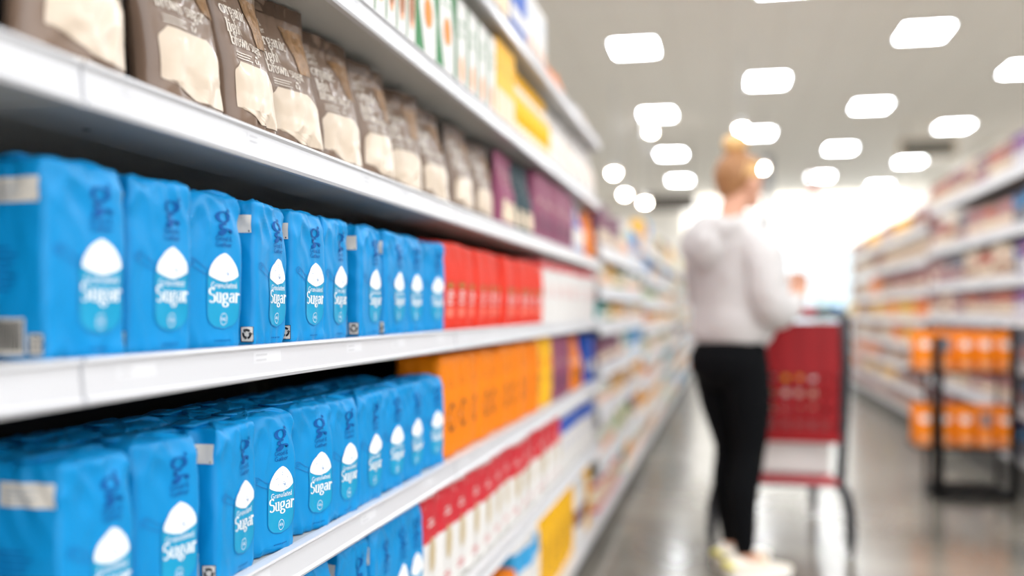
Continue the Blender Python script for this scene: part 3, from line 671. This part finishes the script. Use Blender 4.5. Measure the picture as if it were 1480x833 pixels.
row('plumbag', 778, 829, HA, 'brown pouch shelf', G + 'mauve bags'); row('bluepouch', 830, 850, HA, 'brown pouch shelf', G + 'blue pouches'); row('orangepouch', 851, 864, HA, 'brown pouch shelf', G + 'orange pouches')
row('redbag', 643, 786, HB, 'upper sugar shelf', G + 'red bags', vary=.03); row('whitered', 787, 860, HB, 'upper sugar shelf', G + 'white bags with red tops', vary=.03)
row('orangebag', 643, 780, HC, 'middle sugar shelf', G + 'orange bags', vary=.03); row('yellowbag', 781, 800, HC, 'middle sugar shelf', G + 'yellow bags')
row('plumbag', 801, 828, HC, 'middle sugar shelf', G + 'mauve bags low down'); row('orangepouch', 829, 848, HC, 'middle sugar shelf', G + 'orange pouches low down'); row('bluebox', 849, 860, HC, 'middle sugar shelf', G + 'blue cartons')
row('flour', 618, 812, HD, 'lowest sugar shelf', G + 'flour bags', vary=.03); row('blueflour', 813, 858, HD, 'lowest sugar shelf', G + 'blue topped flour bags', vary=.03)
row('flour', 640, 800, HD, 'lowest sugar shelf behind', G + 'flour bags behind', d=.69, count=12)
row('orangebag', 660, 790, HC, 'middle sugar shelf behind', G + 'orange bags behind', d=.68, count=13)
row('bigorange', 640, 752, HBASE, 'bottom deck', G + 'large orange bags'); row('skybag', 753, 784, HBASE, 'bottom deck', G + 'sky blue bags'); row('bigyellow', 785, 832, HBASE, 'bottom deck', G + 'tall yellow bags')
row('purplewhite', 833, 848, HBASE, 'bottom deck', G + 'purple banded bags'); row('bigyellow', 849, 856, HBASE, 'bottom deck end', G + 'tall yellow bags at the end')
row('crackerbox', 440, 602, HE, 'shelf over the pouches', G + 'picture cartons', jit=.0); row('greenbox', 603, 658, HE, 'shelf over the pouches', G + 'green cartons', jit=.01)
row('leafbox', 660, 718, HE, 'shelf over the pouches', G + 'white and green cartons', jit=.01); row('yellowbox', 719, 745, HE, 'shelf over the pouches', G + 'yellow cartons', jit=.01)
row('yellowbottle', 746, 798, HE, 'shelf over the pouches', G + 'yellow capped bottles', jit=0); row('whitepouch', 799, 862, HE, 'shelf over the pouches', G + 'white pouches')
row('yellowbox', 690, 738, HF, 'top shelf', G + 'yellow cartons on top', jit=.01); row('bluebox', 739, 762, HF, 'top shelf', G + 'blue cartons on top', jit=.01); row('whitebox', 763, 790, HF, 'top shelf', G + 'white cartons on top', jit=.01)
row('orangepouch', 808, 822, HF, 'top shelf', G + 'pouches on top', sc_=(1, 1, .5)); row('whitepouch', 842, 858, HF, 'top shelf', G + 'white pouches on top', sc_=(1, 1, .4))
put('brownbox', -.66, along(775, .56), HF + .189, 0, 'brown cardboard box lying on top of the white cartons', None)
ACR = mat('clear_acrylic', 'ffffff', .05, trans=1.0)
mb = MB(); mb.box(-.012, .012, -.09, .09, 0, .0025, ACR, .0005); mb.box(.009, .0115, -.09, .09, 0, .05, ACR, .0008)
o = build(mb, 'shelf_divider'); o.location = (-.575, .50, HA - .003); tag(o, 'clear plastic shelf lip standing beside the nearest brown pouch', 'shelf divider')

# ------------------------------------------------------------------ goods on the lower runs
def fill(pal, X, f, y0, y1, levels, base, pitch, where, hmax=.17, weights=None):
    rr = random.Random(int(y0 * 100) + (5 if f < 0 else 0))
    L = sorted(levels + [base])
    for li, z in enumerate(L):
        y = y0 + .045; n = 0; k = rr.choice(pal); left = rr.randint(2, 5)
        nxt = L[li + 1] if li + 1 < len(L) else z + .30
        cl = nxt - z - .072
        while y < y1 - pitch * .6:
            if left == 0: k = rr.choice(pal); left = rr.randint(2, 5)
            left -= 1; n += 1; K = KIND[k]; w_, d_, h_ = K['size']; sy = min((pitch - .006) / w_, 1.7); sz = min(1.15, cl / h_ * .96) * (1 - .22 * rr.random() ** 2)
            put(k, X - f * (d_ / 2 + .02), y + pitch / 2, z - .003, (0 if f > 0 else PI) + (rr.random() - .5) * .06,
                '%s, %s, %s, %s along' % (K['desc'], nth(li + 1) + ' shelf up' if li else 'bottom shelf', where, nth(n)), 'packs on the %s' % where, (1, sy, sz))
            y += pitch
far = ['f_orange', 'f_white', 'f_white', 'f_lime', 'f_yellow', 'f_redjar', 'f_blue', 'f_cream', 'f_cream', 'f_dark', 'f_must', 'f_teal', 'f_bottle', 'f_white']
for i, (a, b, L) in enumerate(lo):
    fill(far, LX, 1, a, b, L, HBASE, (.135, .135, .2, .25, .45, .6)[i], 'far left section %s' % ('one two three four five six'.split()[i]))
near = ['r_pink', 'r_pink', 'r_cream', 'r_rose', 'r_grey', 'r_tan', 'r_plum', 'r_rose']
for i, (a, b, L) in enumerate(rt):
    fill((near if i else ['r_navy', 'r_purple', 'r_navy', 'r_grey']) if i < 3 else ['r_cream', 'r_tan', 'r_yellow', 'r_orange', 'r_pink', 'r_rose'], RX, -1, a, b, L, EYE - (.83 if L is R1 else .90), (.11, .092, .092, .2, .26)[i], 'right section %s' % ('one two three four five'.split()[i]))

# ------------------------------------------------------------------ orange goods rack by the right shelving
BLK = mat('black_powder_coat', '0e0e10', .6, spec=.2)
def local(root, mb, name, par=None): return build(mb, name, par or root)
rk = thing('display_rack', (1.30, 5.95, 0), 'black metal floor rack with two tiers of orange packs, standing before the right shelving', 'display rack')
mb = MB(); mb.tube([(-.15, -.08, .02), (-.15, -.08, .50), (-.15, -.08, .90)], [.032, .030, .022], BLK); mb.tube([(.24, -.08, .02), (.24, -.08, .96)], .022, BLK); local(rk, mb, 'front_posts')
mb = MB(); mb.tube([(-.15, .26, .02), (-.15, .26, .96)], .012, BLK); mb.tube([(.24, .26, .02), (.24, .26, .96)], .012, BLK); local(rk, mb, 'rear_posts')
mb = MB(); mb.tube([(-.15, -.08, .02), (.24, -.08, .02), (.24, .26, .02), (-.15, .26, .02)], .024, BLK, closed=True); local(rk, mb, 'base_frame')
for z in (.695, .28):
    mb = MB()
    mb.tube([(-.26, -.07, z), (.25, -.07, z), (.25, .27, z), (-.26, .27, z)], .007, BLK, closed=True)
    for i in range(9): mb.tube([(-.26 + i * .06, -.07, z), (-.26 + i * .06, .27, z)], .0035, BLK, 8)
    local(rk, mb, 'wire_tray')
pouchk('rackpack', .098, .07, .225, P_ORANGE, 'pouch', 'orange pouch', [ov(0, .15, .03, .02, P_WHITE), pt(-.03, .03, .02, .05, P_PEACH)], 'orange_rack_pouch', seed=6)
pouchk('rackpack2', .098, .07, .225, P_ORANGE, 'pouch', 'orange pouch with a grey window', [pt(-.025, .03, .11, .19, P_GREY), pt(-.03, .03, .02, .05, P_PEACH)], 'orange_rack_pouch', seed=8)
for t, z in ((0, .703), (1, .288)):
    for i in range(5):
        for j in range(2):
            put('rackpack2' if (i * 2 + t) % 5 == 2 else 'rackpack', 1.30 - .21 + i * .104, 5.95 + (.07 if j else -.025) + .05 * j, z, -PI / 2 + .05 * (i % 3 - 1),
                'orange pouch on the %s tier of the black rack, %s from left%s' % ('lower' if t else 'upper', nth(i + 1), ', behind' if j else ', in front'), 'orange pouches on the black rack')

# ------------------------------------------------------------------ shopping cart
CRED = mat('cart_red_plastic', '980510', .4, spec=.3); CG = mat('cart_dark_metal', '2e2f34', .45); RUB = mat('caster_rubber', '17171a', .6); CBLK = mat('cart_grip', '2a2a2e', .5)
ct = thing('shopping_cart', (.235, 4.50, 0), 'red plastic shopping cart with dark grey frame standing beyond the person', 'shopping cart', rz=R(-4))
mb = MB()
for sx in (-1, 1):
    mb.tube([(sx * .27, -.02, 1.02), (sx * .275, .00, .80), (sx * .262, .03, .50), (sx * .255, .03, .34), (sx * .25, .02, .29)], .022, CG)
    mb.tube([(sx * .25, .02, .29), (sx * .275, .0, .25), (sx * .29, -.03, .17)], .024, CG)
    mb.tube([(sx * .25, .02, .29), (sx * .17, .72, .24), (sx * .15, .80, .15)], .015, CG)
    mb.tube([(sx * .262, .03, .50), (sx * .17, .78, .56)], .010, CG)
mb.tube([(-.255, .02, .29), (.255, .02, .29)], .015, CG); mb.tube([(-.17, .72, .24), (.17, .72, .24)], .012, CG)
build(mb, 'frame', ct)
mb = MB(); mb.tube([(-.27, -.02, 1.02), (-.2, -.05, 1.035), (.2, -.05, 1.035), (.27, -.02, 1.02)], .018, CG); hd = build(mb, 'handle', ct)
mb = MB(); mb.tube([(-.15, -.05, 1.035), (.15, -.05, 1.035)], .022, CRED); build(mb, 'grip', hd)
def lattice(mb, p00, p10, p11, p01, nu, nv, t, m, rim=.012):
    P = lambda u, v: (Vector(p00) * (1 - u) + Vector(p10) * u) * (1 - v) + (Vector(p01) * (1 - u) + Vector(p11) * u) * v
    for i in range(nu + 1): mb.tube([P(i / nu, v / 3) for v in range(4)], t, m, 6)
    for j in range(nv + 1): mb.tube([P(u / 3, j / nv) for u in range(4)], t * (1.6 if j in (0, nv) else 1), m, 6)
b = dict(rbl=(-.235, .04, .50), rbr=(.235, .04, .50), rtl=(-.255, .0, .99), rtr=(.255, .0, .99), fbl=(-.17, .74, .56), fbr=(.17, .74, .56), ftl=(-.20, .86, .93), ftr=(.20, .86, .93))
mb = MB()
lattice(mb, b['rbl'], b['fbl'], b['ftl'], b['rtl'], 16, 5, .006, CRED); lattice(mb, b['rbr'], b['fbr'], b['ftr'], b['rtr'], 16, 5, .006, CRED)
lattice(mb, b['fbl'], b['fbr'], b['ftr'], b['ftl'], 9, 5, .006, CRED); lattice(mb, b['rbl'], b['rbr'], b['fbr'], b['fbl'], 9, 14, .005, CRED)
build(mb, 'basket', ct)
# rear gate: moulded panel with rows of slots
mb = MB(); zs = [.485, .53, .56, .60, .63, .67, .70, .74, .77, .98]
for i in range(len(zs) - 1):
    if i % 2 == 0: mb.box(-.245, .245, -.004, .012, zs[i], zs[i + 1], CRED, .002)
mb.box(-.25, .25, -.008, .02, .47, .51, CRED, .004); mb.box(-.25, .25, -.008, .02, .765, .99, CRED, .004)
for i in range(9): mb.box(-.245 + i * .0565, -.215 + i * .0565, -.004, .012, .50, .80, CRED, .002)
for i in range(5): mb.box(-.20 + i * .095, -.185 + i * .095, -.016, -.006, .79, .97, CRED, .002)
build(mb, 'rear_gate', ct)
mb = MB(); mb.box(-.20, .20, .02, .24, .76, .775, CRED, .004); mb.box(-.20, .20, .23, .245, .77, .96, CRED, .004); build(mb, 'child_seat', ct)
mb = MB(); lattice(mb, (-.24, .0, .30), (.24, .0, .30), (.165, .74, .26), (-.165, .74, .26), 10, 12, .008, pm('tray_red', 'c25a5e')); build(mb, 'lower_tray', ct)
for (x, y, zt) in ((-.29, -.03, .17), (.29, -.03, .17), (-.15, .80, .15), (.15, .80, .15)):
    mb = MB(); mb.box(x - .022, x + .022, y - .018, y + .018, .10, zt + .01, CG, .004); mb.box(x - .022, x - .016, y - .035, y + .02, .05, .13, CG, .002); mb.box(x + .016, x + .022, y - .035, y + .02, .05, .13, CG, .002)
    cs = build(mb, 'caster', ct); mb = MB(); mb.lathe([(.045, -.014), (.062, -.012), (.0635, 0), (.062, .012), (.045, .014)], RUB, 24, (x, y - .015), 'x', .0635); build(mb, 'wheel', cs)
WC = mat('white_carton_board', 'f3f1ec', .55)
mb = MB(); mb.box(-.19, .20, -.24, .24, 0, .155, WC, .012); mb.box(-.19, .20, -.004, .004, .155, .1565, TAG)
o = build(mb, 'white_case'); o.location = (.275, 4.86, .315); o.rotation_euler = (0, 0, R(-4)); tag(o, 'plain white case lying on the lower tray of the shopping cart', 'box')
put('f_orange', .12, 4.95, .58, R(-100), 'orange pouch inside the shopping cart basket', None); put('f_white', .20, 4.75, .57, R(-90), 'pale carton standing in the shopping cart basket', None)
put('f_redjar', .38, 4.78, .575, 0, 'red jar with white lid inside the shopping cart basket', None); put('f_yellow', .33, 5.0, .59, R(-90), 'yellow carton deep inside the shopping cart basket', None)

# ------------------------------------------------------------------ person
SKIN = mat('skin', 'cf9a80', .55); HAIR = mat('hair_light_brown', '9a6b42', .5, bump=.8, bscale=60, vary=.3); BLOND = mat('hair_blond', 'dcb074', .45, bump=.9, bscale=70, vary=.3)
FLEECE = mat('pale_fleece', 'c6c2c1', .9, bump=.4, bscale=30); LEG = mat('black_leggings', '08090c', .9, spec=.12); SHOE = mat('cream_shoe', 'e8e0d2', .6); SHY = mat('yellow_shoe_trim', 'd9cf4a', .6); SOLE = mat('white_sole', 'f0eeea', .6)
pr = thing('person', (.035, 4.06, 0), 'person with blond bun, pale hoodie and black leggings, standing by the red cart', 'person', rz=R(-52))
def flesh(mb, name, vox, parent=pr, smooth=3):
    o = build(mb, name, parent); m = o.modifiers.new('join', 'REMESH'); m.mode = 'VOXEL'; m.voxel_size = vox; m.use_smooth_shade = True
    if smooth: s = o.modifiers.new('soft', 'SMOOTH'); s.iterations = smooth; s.factor = .6
    return o
def rings(mb, L, m, n=28, pw=2.3):
    rows = []
    for (z, rx, ry, cx, cy) in L:
        row = []
        for k in range(n):
            a = 2 * PI * k / n; c_, s_ = math.cos(a), math.sin(a)
            row.append(Vector((cx + rx * math.copysign(abs(c_) ** (2 / pw), c_), cy + ry * math.copysign(abs(s_) ** (2 / pw), s_), z)))
        rows.append(row)
    mb.ring(rows, m)
def limb(mb, pts, rs, m, n=16):
    P = [Vector(p) for p in pts]; out = []; rr = []
    for i in range(len(P) - 1):
        for t in range(5): out.append(P[i].lerp(P[i + 1], t / 5)); u = t / 5; rr.append(rs[i] * (1 - u) + rs[i + 1] * u)
    out.append(P[-1]); rr.append(rs[-1])
    for _ in range(3): out = [out[0]] + [(out[i - 1] + out[i] * 2 + out[i + 1]) / 4 for i in range(1, len(out) - 1)] + [out[-1]]
    mb.tube(out, rr, m, n)
    for p, r_ in ((out[0], rr[0]), (out[-1], rr[-1])): mb.ell(p, (r_, r_, r_), m, n=14, k=8)
LF, RF = Vector((-.085, .05, 0)), Vector((.10, -.03, 0))       # where the ankles stand
mb = MB()
limb(mb, [(0, -.02, 1.36), (0, -.012, 1.43), (0, .008, 1.50)], [.055, .05, .052], SKIN)
tl = Matrix.Rotation(R(-12), 3, 'X')
hc = Vector((0, .03, 1.565))
mb.ell(hc, (.071, .090, .098), SKIN, tl); mb.ell(hc + Vector((0, .030, -.062)), (.050, .055, .052), SKIN, tl)      # skull, jaw
mb.ell(hc + Vector((0, .092, -.030)), (.012, .020, .022), SKIN, tl); mb.ell(hc + Vector((0, .086, -.074)), (.022, .012, .009), SKIN, tl)
mb.ell(hc + Vector((0, .072, -.100)), (.018, .018, .014), SKIN)
for sx in (-1, 1):
    mb.ell(hc + Vector((sx * .072, -.002, -.018)), (.008, .018, .030), SKIN); mb.ell(hc + Vector((sx * .030, .078, .012)), (.020, .012, .010), SKIN)
rings(mb, [(.84, .13, .10, 0, -.02), (.95, .13, .095, 0, 0), (1.06, .11, .08, 0, .01), (1.2, .13, .09, 0, 0), (1.33, .14, .08, 0, -.01), (1.38, .08, .06, 0, -.015)], SKIN)
HANDR, HANDL = Vector((.085, .255, 1.135)), Vector((-.045, .285, 1.13))
for sx, sh, el, wr_, hn in ((1, (.155, -.01, 1.31), (.225, .0, 1.04), (.135, .19, 1.075), HANDR), (-1, (-.155, -.01, 1.31), (-.22, .05, 1.06), (-.085, .22, 1.07), HANDL)):
    limb(mb, [sh, el], [.045, .036], SKIN, 12); limb(mb, [el, wr_], [.036, .023], SKIN, 12)
    wv = Vector(wr_); dr = (hn - wv).normalized(); side = dr.cross(Vector((0, 0, 1))).normalized() * sx; up = side.cross(dr).normalized() * sx
    rot = Matrix((side, dr, up)).transposed()
    pc = wv + dr * .05; mb.ell(pc, (.038, .046, .014), SKIN, rot); limb(mb, [wv, wv + dr * .03], [.024, .026], SKIN, 12)
    for k, (off, ln) in enumerate(((-.028, .066), (-.010, .075), (.009, .070), (.027, .056))):
        a0 = pc + dr * .036 + side * off; a1 = a0 + dr * ln * .5 + up * .004; a2 = a1 + dr * ln * .28 + up * .018; a3 = a2 + dr * ln * .05 + up * .02
        limb(mb, [a0 - dr * .02, a0, a1, a2, a3], [.010, .0095, .009, .0085, .007], SKIN, 10)
    t0 = wv + dr * .02 - side * .026; limb(mb, [t0, t0 + dr * .026 - side * .022 + up * .01, t0 + dr * .055 - side * .02 + up * .026], [.013, .011, .009], SKIN, 10)
for sx, ft in ((-1, LF), (1, RF)):
    limb(mb, [(sx * .08, -.02, .86), (ft.x * .95, ft.y * .5 + .01, .48), (ft.x, ft.y, .09)], [.075, .045, .032], SKIN, 14); limb(mb, [(ft.x, ft.y, .09), (ft.x + sx * .01, ft.y + .10, .045)], [.032, .024], SKIN, 12)
flesh(mb, 'body', .0062)
# hair
mb = MB(); mb.ell(hc + Vector((0, -.030, .022)), (.082, .080, .095), HAIR, tl, 28, 18); mb.ell(hc + Vector((0, -.060, -.025)), (.060, .040, .055), HAIR)
mb.ell(hc + Vector((0, .030, .062)), (.064, .050, .042), HAIR)
for k in range(14):
    a = R(k * 25.7); limb(mb, [hc + Vector((.07 * math.cos(a), .08 * math.sin(a) - .01, .045)), hc + Vector((.045 * math.cos(a), .045 * math.sin(a) - .02, .09)), hc + Vector((0, -.022, .115))], [.012, .014, .02], HAIR, 8)
hr = flesh(mb, 'hair', .006, smooth=1)
mb = MB(); bc = hc + Vector((0, -.025, .142))
for k in range(9):
    a = R(k * 40); mb.ell(bc + Vector((.026 * math.cos(a), .026 * math.sin(a), .004 * math.sin(k * 2.3))), (.026, .026, .034), BLOND, Matrix.Rotation(a, 3, 'Z') @ Matrix.Rotation(R(35), 3, 'X'), 12, 8)
mb.ell(bc + Vector((0, 0, .012)), (.034, .034, .03), BLOND); flesh(mb, 'bun', .005, hr, 1)
for sx in (-1, 1):
    mb = MB()
    for k in range(5): limb(mb, [hc + Vector((sx * (.066 + .002 * k), .05 - .018 * k, .06)), hc + Vector((sx * .079, .022 - .016 * k, .020)), hc + Vector((sx * .072, .005 - .014 * k, -.006))], [.006, .006, .003], BLOND, 8)
    flesh(mb, 'side_strand', .0028, hr, 1)
# hoodie
mb = MB()
rings(mb, [(.915, .150, .118, 0, -.012), (.935, .168, .135, 0, -.012), (.97, .178, .142, 0, -.01), (1.03, .180, .142, 0, -.004), (1.12, .176, .138, 0, 0), (1.22, .182, .134, 0, -.005), (1.30, .186, .124, 0, -.012), (1.355, .160, .105, 0, -.018), (1.385, .105, .088, 0, -.018), (1.405, .078, .072, 0, -.01)], FLEECE)
for sx, el, wr_ in ((1, (.230, -.01, 1.04), (.130, .185, 1.075)), (-1, (-.23, .035, 1.06), (-.080, .212, 1.07))):
    limb(mb, [(sx * .135, -.012, 1.315), (sx * .20, -.015, 1.24), el, Vector(el).lerp(Vector(wr_), .5) + Vector((0, 0, -.015)), wr_], [.075, .074, .072, .066, .048], FLEECE)
mb.ell((-.01, -.105, 1.355), (.145, .075, .070), FLEECE, Matrix.Rotation(R(-20), 3, 'X')); mb.ell((-.01, -.150, 1.295), (.115, .062, .095), FLEECE)
for sx in (-1, 1): limb(mb, [(sx * .115, -.085, 1.37), (sx * .10, -.01, 1.400), (sx * .055, .06, 1.39), (sx * .02, .095, 1.34)], [.036, .034, .032, .024], FLEECE)
hd_ = flesh(mb, 'hoodie', .009)
tx = bpy.data.textures.new('cloth_folds', 'CLOUDS'); tx.noise_scale = .11; dm = hd_.modifiers.new('folds', 'DISPLACE'); dm.texture = tx; dm.strength = .022; dm.mid_level = .5
mb = MB(); rings(mb, [(.892, .128, .105, 0, -.012), (.90, .146, .118, 0, -.012), (.93, .152, .121, 0, -.012), (.945, .150, .12, 0, -.012)], FLEECE); build(mb, 'waistband', hd_)
for el, wr_ in (((.230, -.01, 1.04), (.130, .185, 1.075)), ((-.23, .035, 1.06), (-.080, .212, 1.07))):
    dv = (Vector(wr_) - Vector(el)).normalized(); mb = MB(); mb.tube([Vector(wr_) - dv * .01, Vector(wr_) + dv * .03, Vector(wr_) + dv * .055], [.044, .036, .034], FLEECE, 16); build(mb, 'cuff', hd_)
# leggings
mb = MB()
rings(mb, [(.74, .10, .085, 0, -.02), (.80, .165, .128, 0, -.028), (.86, .170, .130, 0, -.03), (.92, .150, .115, 0, -.018), (.965, .132, .10, 0, -.008)], LEG)
for sx, ft in ((-1, LF), (1, RF)):
    limb(mb, [(sx * .085, -.02, .83), (sx * .088 * .9 + ft.x * .1, .005, .68), (ft.x * .92, ft.y * .5 + .02, .49), (ft.x * .98, ft.y * .8 - .015, .34), (ft.x, ft.y, .12)], [.098, .087, .060, .060, .038], LEG, 18)
flesh(mb, 'leggings', .0085)
for sx, ft in ((-1, LF), (1, RF)):
    mb = MB(); M_ = Matrix.Rotation(R(-6 * sx), 3, 'Z')
    def fv(x, y, z): v = M_ @ Vector((x, y, 0)); return Vector((ft.x + v.x, ft.y + v.y, z))
    for (y, hz, wx, zc_) in ((-.045, .045, .036, .05), (-.01, .052, .038, .052), (.04, .042, .040, .044), (.09, .034, .044, .036), (.14, .028, .044, .030), (.175, .022, .036, .026)): mb.ell(fv(0, y, zc_), (wx, .045, hz), SHOE, M_, 16, 10)
    sh = flesh(mb, 'shoe', .006, smooth=2)
    mb = MB(); L = [fv(*p) for p in ((-.034, -.07, 0), (.034, -.07, 0), (.042, .0, 0), (.048, .1, 0), (.042, .18, 0), (0, .215, 0), (-.040, .18, 0), (-.046, .1, 0), (-.040, 0, 0))]
    mb.ring([[v + Vector((0, 0, z)) for v in L] for z in (0.001, .012, .022)], SOLE); build(mb, 'sole', sh)
    mb = MB(); limb(mb, [fv(-.030, -.07, .06), fv(0, -.088, .07), fv(.030, -.07, .06)], [.010, .013, .010], SHY, 10); limb(mb, [fv(-.02, .03, .088), fv(.02, .05, .082)], [.006, .006], SHY, 8); limb(mb, [fv(-.02, .06, .078), fv(.02, .08, .07)], [.006, .006], SHY, 8); build(mb, 'trim', sh)

# ------------------------------------------------------------------ things hung from the ceiling and the far end
SGN = mat('dark_grey_board', '55554f', .6); BEI = mat('beige_frame', 'cbb79c', .6)
sg = thing('hanging_sign', (3.42, 18.3, EYE + 2.78), 'dark grey board in a beige frame hung high over the right shelving', 'sign')
mb = MB(); mb.box(-.42, .42, -.02, .02, -.12, .12, SGN, .004); build(mb, 'board', sg)
mb = MB()
for a in ((-.47, .47, .12, .16), (-.47, .47, -.16, -.12), (-.47, -.42, -.12, .12), (.42, .47, -.12, .12)): mb.box(a[0], a[1], -.025, .025, a[2], a[3], BEI, .003)
build(mb, 'frame', sg)
for x in (-.35, .35): mb = MB(); mb.tube([(x, 0, .15), (x, 0, .42)], .006, BLK); build(mb, 'hanger', sg)
BULB = mat('spot_bulb', 'fff6e8', .4, emit=90)
def spot(px, py, dist, where):
    xc = (px - 740) / 1439 * dist; x, y, z = xc * CY - dist * SY, xc * SY + dist * CY, EYE + (447 - py) / 1439 * dist
    r = thing('spotlight', (x, y, z), 'small round spotlight %s' % where, 'spotlight', 'small round spotlights')
    mb = MB(); mb.tube([(0, 0, .07), (0, 0, CEIL - z)], .008, WHITE, 8); build(mb, 'stem', r)
    mb = MB(); mb.lathe([(.05, .07), (.062, .05), (.066, -.02), (.06, -.022)], WHITE); build(mb, 'housing', r)
    mb = MB(); mb.ell((0, 0, -.02), (.055, .055, .05), BULB); build(mb, 'bulb', r)
for a in ((1072, 182, 12, 'above the bun of the person'), (941, 188, 17, 'just under the nearer left ceiling light'), (978, 185, 19.5, 'right of the one under the left ceiling light'), (887, 247, 14, 'beside the end of the tall shelving'), (903, 278, 16, 'lower, above the low left shelves'), (932, 290, 16.3, 'lowest, above the low left shelves'), (1102, 240, 16, 'right beside the head of the person')): spot(*a)
mb = MB(); mb.box(-.45, .45, -.05, .05, -.16, .16, mat('dark_header', '4a443c', .6), .006)
hb = thing('hanging_header', (-1.0, 19.3, EYE + 2.05), 'dark header board hung over the far end of the left shelving', 'sign'); build(mb, 'board', hb)
for x in (-.35, .35): mb = MB(); mb.tube([(x, 0, .15), (x, 0, CEIL - EYE - 2.05)], .006, BLK); build(mb, 'hanger', hb)
# columns far off
mb = MB(); mb.box(-.09, .09, -.09, .09, 0, CEIL, mat('grey_column_paint', '8c8c8e', .6), .006); o = build(mb, 'column'); o.location = (.88, 21.5, 0); o['kind'] = 'structure'; o.name = 'trim_1'
RS = mat('red_sign', 'd84a42', .5)
for (x, y, z, lb) in ((5.35, 19.0, EYE + 2.1, 'narrow red banner hung beyond the right shelving'), (2.0, 24, EYE + 2.8, 'small red banner hung before the far white wall')):
    r = thing('hanging_banner', (x, y, z), lb, 'banner'); mb = MB(); mb.box(-.06, .06, -.008, .008, -.30, .30, RS, .003); build(mb, 'banner_board', r)
    mb = MB(); mb.tube([(0, 0, .3), (0, 0, CEIL - z)], .004, BLK, 8); build(mb, 'hanger', r)
# far display tables with goods
for j, (x, y) in enumerate(((2.3, 21.0), (3.4, 22.5))):
    r = thing('display_table', (x, y, 0), ('pale display table far down the aisle behind the cart', 'pale display table far down the aisle near the right shelving end')[j], 'table')
    mb = MB(); mb.box(-.5, .5, -.4, .4, .82, .86, WHITE, .005); build(mb, 'tabletop', r)
    for sx in (-.45, .45):
        for sy in (-.35, .35): mb = MB(); mb.box(sx - .025, sx + .025, sy - .025, sy + .025, 0, .82, WHITE, .003); build(mb, 'leg', r)
    for i, k in enumerate((['f_teal', 'f_blue', 'f_bottle', 'f_must'], ['f_lime', 'f_bottle', 'f_dark', 'f_white'])[j]):
        put(k, x - .36 + i * .24, y - .2, .862, -PI / 2, '%s on the %s far display table' % (KIND[k]['desc'], ('left', 'right')[j]), None, (1.6, 1.6, 1.6))
